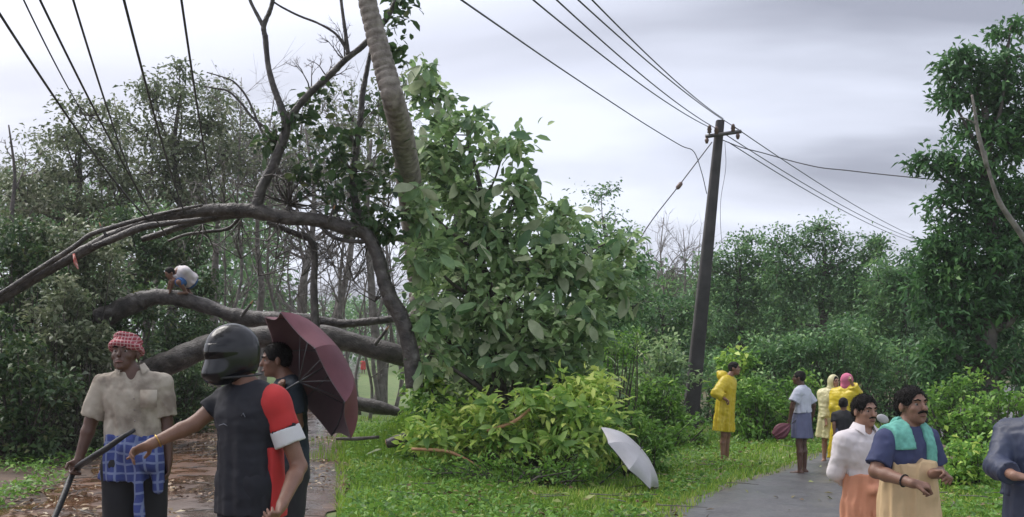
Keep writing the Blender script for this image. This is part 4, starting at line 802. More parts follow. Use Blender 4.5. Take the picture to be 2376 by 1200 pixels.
# ------------------------------------------------------------------ people: bodies and clothes grown from distance fields
def nrm(v): v = np.asarray(v, float); return v / (np.linalg.norm(v) + 1e-9)
class Field:
    def __init__(s, lo, hi, h):
        s.lo = np.asarray(lo, float); s.h = h; n = np.ceil((np.asarray(hi) - s.lo) / h).astype(int) + 1
        s.ax = [s.lo[i] + h * np.arange(n[i]) for i in range(3)]; s.D = np.full(n, 1.0, np.float32)
    def win(s, lo, hi):
        sl = []
        for i in range(3):
            a = int(np.clip(math.floor((lo[i] - s.lo[i]) / s.h), 0, s.D.shape[i])); b = int(np.clip(math.ceil((hi[i] - s.lo[i]) / s.h) + 1, 0, s.D.shape[i])); sl.append(slice(a, b))
        return tuple(sl), s.ax[0][sl[0]][:, None, None], s.ax[1][sl[1]][None, :, None], s.ax[2][sl[2]][None, None, :]
    def mix(s, sl, d, k, sub=False):
        a = s.D[sl]
        if a.size == 0: return
        d = d.astype(np.float32)
        if sub:
            d = -d; h = np.clip(.5 - .5 * (a - d) / k, 0, 1); s.D[sl] = a * (1 - h) + d * h + k * h * (1 - h)
        else:
            h = np.clip(.5 + .5 * (a - d) / k, 0, 1); s.D[sl] = a * (1 - h) + d * h - k * h * (1 - h)
    def cap(s, a, b, ra, rb, k=.02, flat=None, cut0=False, cut1=False, sub=False, fold=None):
        a = np.asarray(a, float); b = np.asarray(b, float); m = max(ra, rb) * 1.15 + .07 + (fold[0] if fold else 0)
        sl, x, y, z = s.win(np.minimum(a, b) - m, np.maximum(a, b) + m)
        ab = b - a; L2 = ab @ ab + 1e-12
        t0 = ((x - a[0]) * ab[0] + (y - a[1]) * ab[1] + (z - a[2]) * ab[2]) / L2; t = np.clip(t0, 0, 1)
        dx = x - a[0] - t * ab[0]; dy = y - a[1] - t * ab[1]; dz = z - a[2] - t * ab[2]; sc = 1.0
        if flat is not None:
            f, q = flat; f = np.asarray(f); w = (dx * f[0] + dy * f[1] + dz * f[2]) * (1 / q - 1); dx = dx + w * f[0]; dy = dy + w * f[1]; dz = dz + w * f[2]; sc = q ** .5
        d = (np.sqrt(dx * dx + dy * dy + dz * dz) - (ra + (rb - ra) * t)) * sc
        if fold is not None:
            amp, freq, ph, grow = fold; an = np.arctan2(dy, dx); d = d + amp * (grow + (1 - grow) * t) * (np.sin(an * freq + ph + 1.5 * np.sin(3 * t + ph)) * .7 + .5 * np.sin(an * (freq * 1.7) + 2 * ph))
        L_ = math.sqrt(L2)
        if cut0: d = np.maximum(d, -t0 * L_)
        if cut1: d = np.maximum(d, (t0 - 1) * L_)
        s.mix(sl, d, k, sub)
    def ell(s, c, r, R=None, k=.015, sub=False):
        c = np.asarray(c, float); r = np.asarray(r, float); m = r.max() + .06; sl, x, y, z = s.win(c - m, c + m)
        R = np.eye(3) if R is None else np.asarray(R); q0 = q1 = 0
        for i in range(3):
            v = ((x - c[0]) * R[i][0] + (y - c[1]) * R[i][1] + (z - c[2]) * R[i][2]); q0 = q0 + (v / r[i]) ** 2; q1 = q1 + (v / r[i] ** 2) ** 2
        q0 = np.sqrt(q0); d = q0 * (q0 - 1) / (np.sqrt(q1) + 1e-9); s.mix(sl, d, k, sub)
    def plane(s, p, n):          # keep the side n points away from
        n = nrm(n); s.D = np.maximum(s.D, ((s.ax[0][:, None, None] - p[0]) * n[0] + (s.ax[1][None, :, None] - p[1]) * n[1] + (s.ax[2][None, None, :] - p[2]) * n[2]).astype(np.float32))
    def wrinkle(s, amp, scale, seed=0, st=(1, 1, 1)):
        x, y, z = s.ax[0][:, None, None], s.ax[1][None, :, None], s.ax[2][None, None, :]
        idx = np.argwhere(np.abs(s.D) < .05)
        if len(idx) == 0: return
        x = s.ax[0][idx[:, 0]] * st[0]; y = s.ax[1][idx[:, 1]] * st[1]; z = s.ax[2][idx[:, 2]] * st[2]
        w = vnoise(x, y, z, scale, seed) ; w = amp * (np.abs(w) * 2 - .6); s.D[idx[:, 0], idx[:, 1], idx[:, 2]] += w.astype(np.float32)
    def mesh(s):
        D = s.D; D[0] = D[-1] = 1; D[:, 0] = D[:, -1] = 1; D[:, :, 0] = D[:, :, -1] = 1
        S = D < 0; cnt = np.zeros(np.array(D.shape) - 1, np.int8)
        cor = [(i, j, k) for i in (0, 1) for j in (0, 1) for k in (0, 1)]; n = cnt.shape
        for i, j, k in cor: cnt += S[i:n[0] + i, j:n[1] + j, k:n[2] + k]
        msk = (cnt > 0) & (cnt < 8); ce = np.argwhere(msk); idm = np.full(n, -1, np.int32); idm[msk] = np.arange(len(ce))
        val = {c: D[ce[:, 0] + c[0], ce[:, 1] + c[1], ce[:, 2] + c[2]] for c in cor}; acc = np.zeros((len(ce), 3)); num = np.zeros(len(ce))
        for c in cor:
            for a in range(3):
                if c[a]: continue
                e_ = list(c); e_[a] = 1; e_ = tuple(e_); d0 = val[c]; d1 = val[e_]; x = (d0 < 0) != (d1 < 0); t = np.where(x, d0 / np.where(x, d0 - d1, 1), 0)
                p = np.repeat(np.array([c], float), len(ce), 0); p[:, a] += t; acc += p * x[:, None]; num += x
        V = s.lo + s.h * (ce + acc / num[:, None]); Fs = []
        for a in range(3):
            b, c = (a + 1) % 3, (a + 2) % 3; sl0 = [slice(None)] * 3; sl1 = [slice(None)] * 3; sl0[a] = slice(0, -1); sl1[a] = slice(1, None)
            ch = S[tuple(sl0)] != S[tuple(sl1)]; E = np.argwhere(ch); E = E[(E[:, b] > 0) & (E[:, c] > 0) & (E[:, b] < n[b]) & (E[:, c] < n[c])]
            if not len(E): continue
            neg = S[E[:, 0], E[:, 1], E[:, 2]]; q = []
            for db, dc in ((-1, -1), (0, -1), (0, 0), (-1, 0)):
                e2 = E.copy(); e2[:, b] += db; e2[:, c] += dc; q.append(idm[e2[:, 0], e2[:, 1], e2[:, 2]])
            q = np.stack(q, 1); q[~neg] = q[~neg][:, ::-1]; Fs.append(q)
        return V, np.concatenate(Fs)

SKIN = {'dark': mat('skin_dark', [(0.3, (0.085, 0.042, 0.028)), (0.7, (0.125, 0.062, 0.042))], 9, .45, .15, 150),
        'brown': mat('skin_brown', [(0.3, (0.19, 0.095, 0.062)), (0.7, (0.26, 0.135, 0.09))], 9, .45, .15, 150),
        'tan': mat('skin_tan', [(0.3, (0.29, 0.155, 0.105)), (0.7, (0.37, 0.21, 0.15))], 9, .45, .15, 150)}
M['hair'] = mat('hair', [(0.3, (0.008, 0.007, 0.007)), (0.7, (0.022, 0.019, 0.018))], 60, .6, .6, 220, (1, 1, .3), spec=.15)
M['eye'] = mat('eye', [(0.3, (0.22, 0.18, 0.16)), (0.7, (0.27, 0.23, 0.21))], 5, .25)
M['pupil'] = mat('pupil', [(0.3, (0.012, 0.008, 0.006)), (0.7, (0.02, 0.014, 0.01))], 5, .15)
M['lip'] = mat('lip', [(0.3, (0.17, 0.07, 0.06)), (0.7, (0.22, 0.095, 0.08))], 9, .4)
def cloth(name, c, var=.14, rough=.8, scale=6, trans=0.0, bump=.35): return mat(name, [(0.32, tuple(v * (1 - var) for v in c)), (0.68, tuple(min(1, v * (1 + var)) for v in c))], scale, rough, bump, 7, trans=trans, ridge=True)

class Body:
    def __init__(s, name, label, D, yaw, head, chest, pelvis, armA, armB, gnd=None, S=1.0, hyaw=None, hpitch=0.0, hroll=0.0, sw=.168, wd=1.0, skin='brown', h=.009, legs=None, group=None, hairy=True, hs=None, hdd=0.0, face=True, foot=True):
        th = math.degrees(math.atan((head[0] - CX) / (F * K))); yaw = yaw - th; hyaw = (yaw if hyaw is None else hyaw - th)
        s.D = D; s.S = S; s.h = h; y = math.radians(yaw); s.F = np.array([math.sin(y), -math.cos(y), 0]); s.R = np.array([math.cos(y), math.sin(y), 0]); s.U = np.array([0, 0, 1.])
        J = lambda q: P(q[0], q[1], D, q[2] if len(q) > 2 else 0.0)
        s.J = J; s.chest = J(chest); s.pel = J(pelvis); s.head = J(head) + np.array([0, hdd, 0]); up = nrm(s.chest - s.pel); s.up = up
        s.sh = {'A': s.chest - s.R * sw * S - up * .048 * S, 'B': s.chest + s.R * sw * S - up * .048 * S}
        s.el = {}; s.wr = {}; s.hand = {}
        for k, arm in (('A', armA), ('B', armB)):
            s.el[k] = J(arm[0]); s.wr[k] = J(arm[1]); s.hand[k] = arm[2] if len(arm) > 2 else {}
        s.gnd = float(gz(s.pel[0], s.pel[1])) if gnd is None else gnd
        s.hip = {'A': s.pel - s.R * .085 * S * wd, 'B': s.pel + s.R * .085 * S * wd}; s.kn = {}; s.an = {}
        for k in 'AB':
            if legs: s.kn[k] = J(legs[k][0]); s.an[k] = J(legs[k][1])
            else:
                b = s.hip[k].copy(); b[2] = s.gnd + .075 * S; b += s.R * (.02 if k == 'B' else -.02); s.an[k] = b; s.kn[k] = (s.hip[k] * .49 + b * .51) + s.F * .015
        hy = math.radians(yaw if hyaw is None else hyaw); f = np.array([math.sin(hy), -math.cos(hy), 0]); r = np.array([math.cos(hy), math.sin(hy), 0]); p = math.radians(hpitch)
        hf = f * math.cos(p) + s.U * math.sin(p); hu = np.cross(r, hf) * -1; hu = nrm(np.cross(hf, r)) * -1 if np.cross(hf, r)[2] < 0 else nrm(np.cross(hf, r))
        if hroll: a = math.radians(hroll); r, hu = r * math.cos(a) + hu * math.sin(a), hu * math.cos(a) - r * math.sin(a)
        s.hr, s.hf, s.hu = r, hf, hu; s.HS = (S if hs is None else hs); s.wd = wd; s.skin = SKIN[skin]; s.name = name
        base = np.array([s.pel[0], s.pel[1], s.gnd]); s.root = thing('person', base, label, 'person', group)
        allp = [s.head + s.U * .2, s.head - s.U * .2] + [v for dct in (s.sh, s.el, s.wr, s.hip, s.kn, s.an) for v in dct.values()]
        allp = np.array(allp); s.lo = allp.min(0) - .34; s.hi = allp.max(0) + .34; s.lo[2] = max(s.lo[2], s.gnd - .1) if not legs else s.lo[2]
        s.grow_body(foot); 
        if face: s.face()
        if hairy: s.hair()
    def field(s, h=None): return Field(s.lo, s.hi, h or s.h)
    def hp(s, r, f, u): return s.head + (s.hr * r + s.hf * f + s.hu * u) * s.HS
    def torso(s, fd, g=0.0, hem=None, k=.05, fold=None):
        S = s.S; w = s.wd; F_ = (s.F, .66); c = s.chest; p = s.pel; up = s.up
        ch = c - up * .14 * S
        fd.cap(ch - s.R * .06 * S * w, ch + s.R * .06 * S * w, .108 * S * w + g, .108 * S * w + g, k, (s.F, .9))
        fd.cap(c - up * .075 * S - s.R * .09 * S, c - up * .075 * S + s.R * .09 * S, .072 * S + g, .072 * S + g, k, (s.F, .9))
        if hem is None: fd.cap(ch, p, .14 * S * w + g, .135 * S * w + g, k, F_)
        else: fd.cap(ch, hem, .142 * S * w + g, .145 * S * w + g * 1.6, k, (s.F, .74), cut1=True, fold=fold)
        for q in 'AB': fd.cap(c - up * .004 * S, s.sh[q], .050 * S + g * .8, .050 * S + g * .8, k)
    def grow_body(s, foot=True):
        fd = s.field(); S = s.S; s.torso(fd)
        fd.cap(s.pel - s.R * .05 * S, s.pel + s.R * .05 * S, .105 * S * s.wd, .105 * S * s.wd, .05, (s.F, .9))
        nk = s.hp(0, -.02, -.05); fd.cap(s.chest + s.up * .01, nk, .062 * S, .052 * S, .03)
        for q in 'AB':
            fd.cap(s.sh[q], s.el[q], .052 * S, .040 * S, .025); m = s.el[q] * .7 + s.wr[q] * .3; fd.cap(s.el[q], m, .040 * S, .040 * S, .015); fd.cap(m, s.wr[q], .040 * S, .027 * S, .015)
            fd.cap(s.hip[q], s.kn[q], .082 * S, .054 * S, .03); m = s.kn[q] * .68 + s.an[q] * .32 - s.F * .012; fd.cap(s.kn[q], m, .050 * S, .052 * S, .02); fd.cap(m, s.an[q], .052 * S, .034 * S, .02)
            if foot:
                a = s.an[q]; hl = a - s.F * .035 * S - s.U * .035 * S; toe = a + s.F * .15 * S - s.U * .052 * S; fd.cap(hl, toe, .036 * S, .026 * S, .02, (s.U, .8))
            s.hand_(fd, q)
        s.headsdf(fd)
        V, Q = fd.mesh(); part('body', V, Q, s.skin, s.root)
    def headsdf(s, fd):
        H = s.HS; R = np.array([s.hr, s.hf, s.hu]); E = lambda c, r, k=.012, sub=False: fd.ell(s.hp(*c), np.array(r) * H, R, k, sub)
        E((0, -.012, .03), (.074, .094, .085)); E((0, .018, -.03), (.061, .07, .086), .02); E((0, .034, -.075), (.046, .046, .036), .02); E((0, .07, -.098), (.018, .016, .014), .015)
        for w in (-1, 1):
            E((w * .037, .056, -.022), (.022, .022, .02), .015); E((w * .078, -.006, -.008), (.009, .02, .031), .006); E((w * .031, .1, .006), (.016, .02, .011), .008, True)
        fd.cap(s.hp(-.034, .078, .026), s.hp(.034, .078, .026), .011 * H, .011 * H, .012)
        fd.cap(s.hp(0, .084, .012), s.hp(0, .104, -.028), .008 * H, .014 * H, .008); E((0, .083, -.056), (.024, .013, .012), .008); E((0, .1, -.062), (.018, .01, .0022), .003, True)
    def face(s):
        R = np.array([s.hr, s.hf, s.hu])
        for w in (-1, 1):
            c = s.hp(w * .031, .0705, .003); mb = sphere(c, .0110 * s.HS, 10); e_ = mb.build('eye', M['eye'], s.root)
            mb = sphere(c + s.hf * .0062 * s.HS, .0068 * s.HS, 8); mb.build('pupil', M['pupil'], e_)
            mb = MB(); mb.tube([s.hp(w * .014, .091, .024), s.hp(w * .032, .0905, .031), s.hp(w * .052, .074, .026)], [.0045, .0055, .003], 6); mb.build('eyebrow', M['hair'], s.root)
        mb = MB(); mb.tube([s.hp(-.022, .083, -.064), s.hp(0, .0965, -.066), s.hp(.022, .083, -.064)], [.003, .0065, .003], 7, smooth=3); mb.build('lower_lip', M['lip'], s.root)
    def hair(s, g=.006, low=-.045, front=.062):
        c = s.hp(0, 0, .02); fd = Field(c - .19, c + .19, .006 if s.h < .012 else .009); R = np.array([s.hr, s.hf, s.hu]); H = s.HS
        fd.ell(s.hp(0, -.014, .034), (np.array([.074, .093, .083]) + g) * H, R); fd.ell(s.hp(0, -.05, -.01), np.array([.066, .05, .06]) * H, R, .02)
        fd.wrinkle(.004, 70, 3)
        fd.ell(s.hp(0, .118, -.03), np.array([.092, .078, .118]) * H, R, .008, True)                # face opening
        for w in (-1, 1): fd.ell(s.hp(w * .085, .01, -.055), np.array([.04, .05, .06]) * H, R, .01, True)
        fd.plane(s.hp(0, 0, low - .02), -s.hu * 1.0 - s.hf * .25)
        V, Q = fd.mesh(); s.hairo = part('hair', V, Q, M['hair'], s.root)
        if s.h < .0095:
            rg = np.random.default_rng(3); i_ = rg.integers(0, len(V), 1500); c0 = s.hp(0, -.01, .02); n_ = V[i_] - c0; n_ /= np.linalg.norm(n_, axis=1)[:, None]; d_ = n_ * .45 + rg.normal(0, .35, n_.shape) + (s.hf * .15 - s.hu * .45)[None]
            LV, LF = leaf_arrays(V[i_] + n_ * .004, d_, rg.uniform(.018, .034, len(i_)), .003, rg, .1); part('strands', LV, LF, M['hair'], s.hairo, False)
    def moustache(s, w=.03, r=.0075):
        mb = MB(); mb.tube([s.hp(-w, .080, -.05), s.hp(-w * .5, .097, -.041), s.hp(0, .104, -.039), s.hp(w * .5, .097, -.041), s.hp(w, .080, -.05)], [r * .5, r, r * .9, r, r * .5], 8, smooth=4, wob=.1); mb.build('moustache', M['hair'], s.root)
    def hand_(s, fd, q):
        o = s.hand[q]; S = s.S; w = s.wr[q]; d = nrm(o['dir']) if 'dir' in o else nrm(w - s.el[q]); n = nrm(o['n']) if 'n' in o else nrm(np.cross(d, [.3, -1, .2])); n = nrm(n - d * (n @ d)); a = np.cross(d, n); curl = o.get('curl', .5); ts = o.get('thumb', 1)
        fd.ell(w + d * .048 * S, np.array([.052, .038, .016]) * S, np.array([d, a, n]), .012); fd.cap(w, w + d * .03 * S, .026 * S, .024 * S, .012)
        for i in range(4):
            L_ = (.070, .080, .075, .058)[i] * S; b = w + (d * .085 + a * ts * (1.5 - i) * .0185) * S; cu = curl * (1 + .12 * i)
            if o.get('point') and i == 0: cu = .1
            e1 = b + (d * math.cos(cu * .8) + n * math.sin(cu * .8)) * L_ * .5; e2 = e1 + (d * math.cos(cu * 2) + n * math.sin(cu * 2)) * L_ * .5
            fd.cap(b, e1, .0095 * S, .0088 * S, .004); fd.cap(e1, e2, .0088 * S, .0075 * S, .003)
        b = w + (d * .025 + a * ts * .03) * S; e1 = b + (d * .6 + a * ts * .75 + n * .2) * .04 * S; e2 = e1 + (d * .85 + a * ts * .2 + n * .35) * .034 * S
        fd.cap(b, e1, .013 * S, .0105 * S, .008); fd.cap(e1, e2, .0105 * S, .009 * S, .004)
    # clothes ------------------------------------------------
    def shirt(s, name, m, hem, frac=.9, g=.014, sg=.018, neck=.07, vneck=0.0, wr=.006, seed=1, long=False, fold=(.008, 9, .5, .3), sl=None, h=None, hemcut=None):
        fd = s.field(h); S = s.S; hem = np.asarray(hem, float); s.torso(fd, g, hem, .04, fold)
        for q in 'AB':
            if long and (sl is None or sl[q]):
                fd.cap(s.sh[q], s.el[q], .050 * S + sg, .044 * S + sg, .03); e_ = s.el[q] + (s.wr[q] - s.el[q]) * frac; fd.cap(s.el[q], e_, .044 * S + sg, .032 * S + sg, .02, cut1=True)
            else:
                e_ = s.sh[q] + (s.el[q] - s.sh[q]) * frac; fd.cap(s.sh[q], e_, .046 * S + sg, .046 * S + sg * 1.3, .010, cut1=True, fold=(.004, 4, 1., .2))
        fd.wrinkle(wr * .55, 14, seed, (1, 1, .7)); fd.wrinkle(wr * .5, 34, seed + 1, (.5, .5, 1.2)); fd.wrinkle(wr * .35, 55, seed + 2, (1, 1, .8))
        nb = s.chest + s.up * .045 * S + s.F * .02
        fd.ell(nb + s.up * .05, np.array([neck, neck, .085]) * S, np.array([s.R, s.F, s.up]), .01, True)
        if vneck: fd.cap(nb + s.F * .08 * S, nb + s.F * .118 * S - s.up * (vneck + .03), .055 * S, .012, .006, sub=True)
        V, Q = fd.mesh(); return part(name, V, Q, m, s.root)
    def skirt(s, name, m, top, bot, r0, r1, flat=.75, fold=(.014, 9, .3, .15), seed=1, wr=.004, extra=None, h=None):
        fd = s.field(h); fd.cap(np.asarray(top, float), np.asarray(bot, float), r0, r1, .02, (s.F, flat), cut0=True, cut1=True, fold=fold)
        if extra: extra(fd)
        fd.wrinkle(wr, 16, seed, (1, 1, .35)); fd.wrinkle(wr * .5, 42, seed + 1, (1, 1, .3)); V, Q = fd.mesh(); return part(name, V, Q, m, s.root)
    def trousers(s, name, m, g=.02, knee=1.0, h=None):
        fd = s.field(h); S = s.S; fd.cap(s.pel + s.up * .07, s.pel, .135 * S * s.wd + g * .6, .14 * S * s.wd + g, .04, (s.F, .72)); fd.cap(s.pel - s.R * .05 * S, s.pel + s.R * .05 * S, .108 * S * s.wd + g, .108 * S * s.wd + g, .05, (s.F, .9))
        for q in 'AB':
            fd.cap(s.hip[q], s.kn[q], .085 * S + g, .06 * S + g, .03, cut1=knee < 1)
            if knee >= 1: fd.cap(s.kn[q], s.kn[q] + (s.an[q] - s.kn[q]) * .95, .06 * S + g, .045 * S + g, .02, cut1=True)
        fd.wrinkle(.005, 13, 5); V, Q = fd.mesh(); return part(name, V, Q, m, s.root)
    def collar(s, m, r=.068, h=.038, gap=.9, drop=.03):
        c = s.chest + s.up * .052 * s.S + s.F * .012; V = []; n = 22
        for i in range(n + 1):
            a = math.pi / 2 + gap * .5 + (2 * math.pi - gap) * i / n; d = s.R * math.cos(a) + s.F * math.sin(a); fr = max(0, math.sin(a))
            top = c + d * (r - .006) * s.S + s.up * (h * .75 - .02 * fr) ; b = c + d * r * 1.12 * s.S - s.up * (.0 + drop * fr ** 3) ; o = c + d * (r * 1.42) * s.S - s.up * (.012 + drop * 1.6 * fr ** 3)
            V += [b, top, top + d * .006, o]
        q = [[i * 4 + j, i * 4 + j + 1, i * 4 + j + 5, i * 4 + j + 4] for i in range(n) for j in range(3)]
        return part('collar', np.array(V), np.array(q), m, s.root)
def sphere(c, r, n=12, sc=(1, 1, 1)):
    mb = MB(); th = np.linspace(0, math.pi, n // 2 + 1); pts = [np.asarray(c) + np.array([0, 0, -math.cos(t) * r * sc[2]]) for t in th]; mb.tube(pts, np.maximum(np.sin(th) * r * sc[0], 1e-4), n); return mb

# ------------------------------------------------------------------ the people
def pattern_mat(name, base, stripe, sc, width=.12, rough=.85, second=None):
    """woven checks: two sets of stripes over a base colour, in the cloth's own coordinates"""
    m, nt, o = newmat(name); L = nt.links; b = nt.nodes.new('ShaderNodeBsdfPrincipled'); tc = nt.nodes.new('ShaderNodeTexCoord'); n = nt.nodes.new('ShaderNodeTexNoise'); n.inputs['Scale'].default_value = 5
    L.new(tc.outputs['Object'], n.inputs['Vector']); ad = nt.nodes.new('ShaderNodeVectorMath'); ad.operation = 'MULTIPLY_ADD'; L.new(n.outputs['Color'], ad.inputs[0]); ad.inputs[1].default_value = (.06, .06, .06); L.new(tc.outputs['Object'], ad.inputs[2])
    acc = None
    for dr in ('X', 'Z'):
        w = nt.nodes.new('ShaderNodeTexWave'); w.bands_direction = dr; w.inputs['Scale'].default_value = sc; w.inputs['Distortion'].default_value = 0.4; L.new(ad.outputs[0], w.inputs['Vector'])
        r = ramp_node(nt, w.outputs['Fac'], [(1 - width - .08, (0, 0, 0)), (1 - width, (1, 1, 1))]); 
        if acc is None: acc = r
        else:
            mx = nt.nodes.new('ShaderNodeMix'); mx.data_type = 'RGBA'; mx.blend_type = 'LIGHTEN'; mx.inputs[0].default_value = 1; L.new(acc, mx.inputs[6]); L.new(r, mx.inputs[7]); acc = mx.outputs[2]
    mx = nt.nodes.new('ShaderNodeMix'); mx.data_type = 'RGBA'; L.new(acc, mx.inputs[0]); L.new(ramp_node(nt, n.outputs[0], [(.3, tuple(c * .8 for c in base)), (.7, tuple(c * 1.15 for c in base))]), mx.inputs[6]); mx.inputs[7].default_value = (*stripe, 1)
    L.new(mx.outputs[2], b.inputs['Base Color']); b.inputs['Roughness'].default_value = rough; L.new(b.outputs[0], o.inputs[0]); return m
M['beige_shirt'] = mat('beige_shirt', [(0.36, (0.24, 0.2, 0.16)), (0.5, (0.42, 0.37, 0.30)), (0.7, (0.52, 0.47, 0.39))], 7, .85, .4, 7, detail=8, ridge=True)
M['blue_lungi'] = pattern_mat('blue_lungi', (0.045, 0.065, 0.22), (0.17, 0.21, 0.36), 5.0, .08)
M['red_turban'] = pattern_mat('red_turban', (0.30, 0.045, 0.06), (0.50, 0.30, 0.30), 15, .12)
M['black_cloth'] = cloth('black_cloth', (0.018, 0.018, 0.021)); M['navy'] = cloth('navy', (0.012, 0.013, 0.02)); M['red'] = cloth('red', (0.48, 0.03, 0.03)); M['white_cloth'] = cloth('white_cloth', (0.62, 0.61, 0.62), .08)
M['deep_red'] = M['red']; M['navy_tee'] = cloth('navy_tee', (0.045, 0.055, 0.13)); M['orange'] = cloth('orange', (0.60, 0.27, 0.165)); M['cream'] = cloth('cream', (0.62, 0.44, 0.25), .1); M['pink_white'] = cloth('pink_white', (0.66, 0.61, 0.62), .07)
M['towel'] = cloth('towel', (0.15, 0.42, 0.35), .2, .95, 30, bump=.6); M['rain_yellow'] = cloth('rain_yellow', (0.78, 0.62, 0.05), .08, .35, 4, .3, .1); M['rain_pale'] = cloth('rain_pale', (0.74, 0.70, 0.42), .12, .35, 4, .3, .1)
M['slate'] = cloth('slate', (0.13, 0.14, 0.23)); M['pale_blue'] = cloth('pale_blue', (0.52, 0.54, 0.62), .08); M['pink_scarf'] = cloth('pink_scarf', (0.55, 0.14, 0.24)); M['dark_jacket'] = cloth('dark_jacket', (0.035, 0.045, 0.085), .2, .5); M['teal_dark'] = cloth('teal_dark', (0.02, 0.03, 0.045)); M['far_red'] = cloth('far_red', (0.6, 0.06, 0.05)); M['blue_cloth'] = cloth('blue_cloth', (0.04, 0.13, 0.35))
M['gold'] = mat('gold', [(0.3, (0.5, 0.3, 0.08)), (0.7, (0.65, 0.42, 0.14))], 9, .3, metal=1.0)
M['helmet'] = mat('helmet', [(0.3, (0.006, 0.006, 0.007)), (0.7, (0.010, 0.010, 0.012))], 9, .2); M['visor'] = mat('visor', [(0.3, (0.004, 0.004, 0.005)), (0.7, (0.008, 0.008, 0.009))], 5, .12)
D0 = np.array
def Z(p, z): q = np.array(p, float); q[2] = z; return q

M['steel_grey'] = cloth('steel_grey', (0.16, 0.17, 0.2))
M['rubber_black'] = mat('rubber_black', [(0.3, (0.012, 0.012, 0.013)), (0.7, (0.025, 0.025, 0.027))], 12, .5, .2)
# man in the red turban
b = Body('turban', 'thin man in a red checked turban, stained beige shirt and blue lungi', 4.4, -8, (291, 822), (308, 873), (314, 1078), ((212, 976, -.02), (183, 1066, -.08), dict(curl=1.5, n=(.7, -.5, .1), dir=(-.25, -.35, -1))), ((386, 978, .05), (390, 1066, .0), dict(curl=.6)), S=1.02, hyaw=-22, hpitch=12, skin='dark', h=.008, hairy=False)
sh = b.shirt('shirt', M['beige_shirt'], P(312, 1028, 4.4), .86, .018, .022, .075, .12, .012, 3)
b.collar(M['beige_shirt'], .072, .045, 1.5, .05)
fd = Field(P(312, 960, 4.4) - D0([.2, .3, .2]), P(312, 960, 4.4) + D0([.2, .1, .2]), .006)
for q in ((345, 925),):
    c = P(q[0], q[1], 4.4, -.155); mb = MB(); mb.box(c, (.052, .004, .055), Matrix.Rotation(-.08, 3, 'Z')); mb.build('pocket', M['beige_shirt'], sh, False)
for k in range(4):
    mb = sphere(P(311 + k, 925 + k * 26, 4.4, -.163 + .003 * k), .006, 8); mb.build('button', M['eye'], sh)
b.skirt('lungi', M['blue_lungi'], P(313, 1008, 4.4), P(312, 1108, 4.4), .168, .190, .86, (.018, 7, .8, .3), 4, .014, lambda fd: (fd.cap(P(300, 1040, 4.4, -.13), P(345, 1075, 4.4, -.14), .05, .05, .05), fd.cap(P(358, 1040, 4.4, -.1), P(364, 1135, 4.4, -.1), .05, .04, .05), fd.cap(P(318, 1060, 4.4, -.15), P(324, 1195, 4.4, -.17), .022, .03, .03)))
b.trousers('shorts', M['black_cloth'], .03, .9)
fd = Field(b.head - .22, b.head + .24, .006); R = np.array([b.hr, b.hf, b.hu])
fd.ell(b.hp(0, -.012, .062), D0([.088, .107, .068]), R)
for k, (t, w) in enumerate(((.035, .2), (.055, -.25), (.078, .1), (.10, -.15))):
    for i in range(18):
        a0 = i * math.tau / 18; a1 = (i + 1) * math.tau / 18; rr = 1.0 - k * .09
        f_ = lambda a: b.hp(math.cos(a) * .088 * rr, -.012 + math.sin(a) * .108 * rr, t + w * .09 * math.sin(a + k))
        fd.cap(f_(a0), f_(a1), .017, .017, .006)
fd.cap(b.hp(-.03, -.12, .04), b.hp(-.075, -.13, -.02), .03, .022, .015)
fd.wrinkle(.003, 40, 8); V, Q = fd.mesh(); part('turban', V, Q, M['red_turban'], b.root)
hp_ = b.wr['A'] + nrm([-.25, -.35, -1]) * .075
e_ = P(118, 1222, 4.4, -.45); s0 = hp_ + nrm(hp_ - e_) * .10
mb = MB(); mb.tube([P(312, 998, 4.4, -.30), P(285, 1014, 4.4, -.36), P(245, 1042, 4.4, -.36), P(210, 1064, 4.4, -.30), hp_, hp_ * .5 + e_ * .5, e_, e_ + (e_ - hp_) * .5], [.012, .016, .019, .02, .019, .019, .018, .015], 10, .06, 3, smooth=5); o = mb.build('bar', M['rubber_black']); tag(o, 'bent black bar in the hand of the man in the turban', 'bar')
# helmeted man pointing
b = Body('helmet', 'man in a black helmet and dark red-sleeved T-shirt pointing to the left', 3.7, -50, (536, 826), (578, 906), (578, 1118), ((452, 984, .05), (352, 1030, -.05), dict(curl=.75, point=True, dir=(-1, 0, -.42), n=(-.3, -.4, -1), thumb=-1)), ((694, 1082, -.10), (655, 1170, -.34), dict(curl=1.0)), S=1.05, hyaw=-62, hpitch=-4, skin='brown', h=.008, hairy=False, wd=1.08, sw=.185)
b.shirt('shirt', M['navy'], P(578, 1190, 3.7), .55, .022, .020, .07, 0, .008, 6)
shm = bpy.data.objects[-1] if False else [o for o in ALL if o.name.startswith('shirt')][-1]; vv = np.array([v.co for v in shm.data.vertices]) + np.array(b.root.location)
pxv = CX + vv[:, 0] / vv[:, 1] * F * K; pyv = CY - (vv[:, 2] - CAMH) / vv[:, 1] * F * K
for qx, qy, wx, wz in ((561, 958, .012, .010), (515, 992, .03, .006)):
    near = np.where((np.abs(pxv - qx) < 6) & (np.abs(pyv - qy) < 6))[0]; c = vv[near[vv[near, 1].argmin()]]; u_ = nrm(np.cross([0, 0, 1.], b.F * .6 + np.array([0, -.4, 0])))
    mb = MB(); mb.tube([c + u_ * wx - b.U * wz + D0([0, -.006, 0]), c + b.U * wz + D0([0, -.007, 0]), c - u_ * wx - b.U * wz * .4 + D0([0, -.006, 0])], .0025, 5); mb.build('chest_mark', M['steel_grey'], shm)
fd = b.field(); a0 = b.sh['B']; ab = b.el['B'] - b.sh['B']
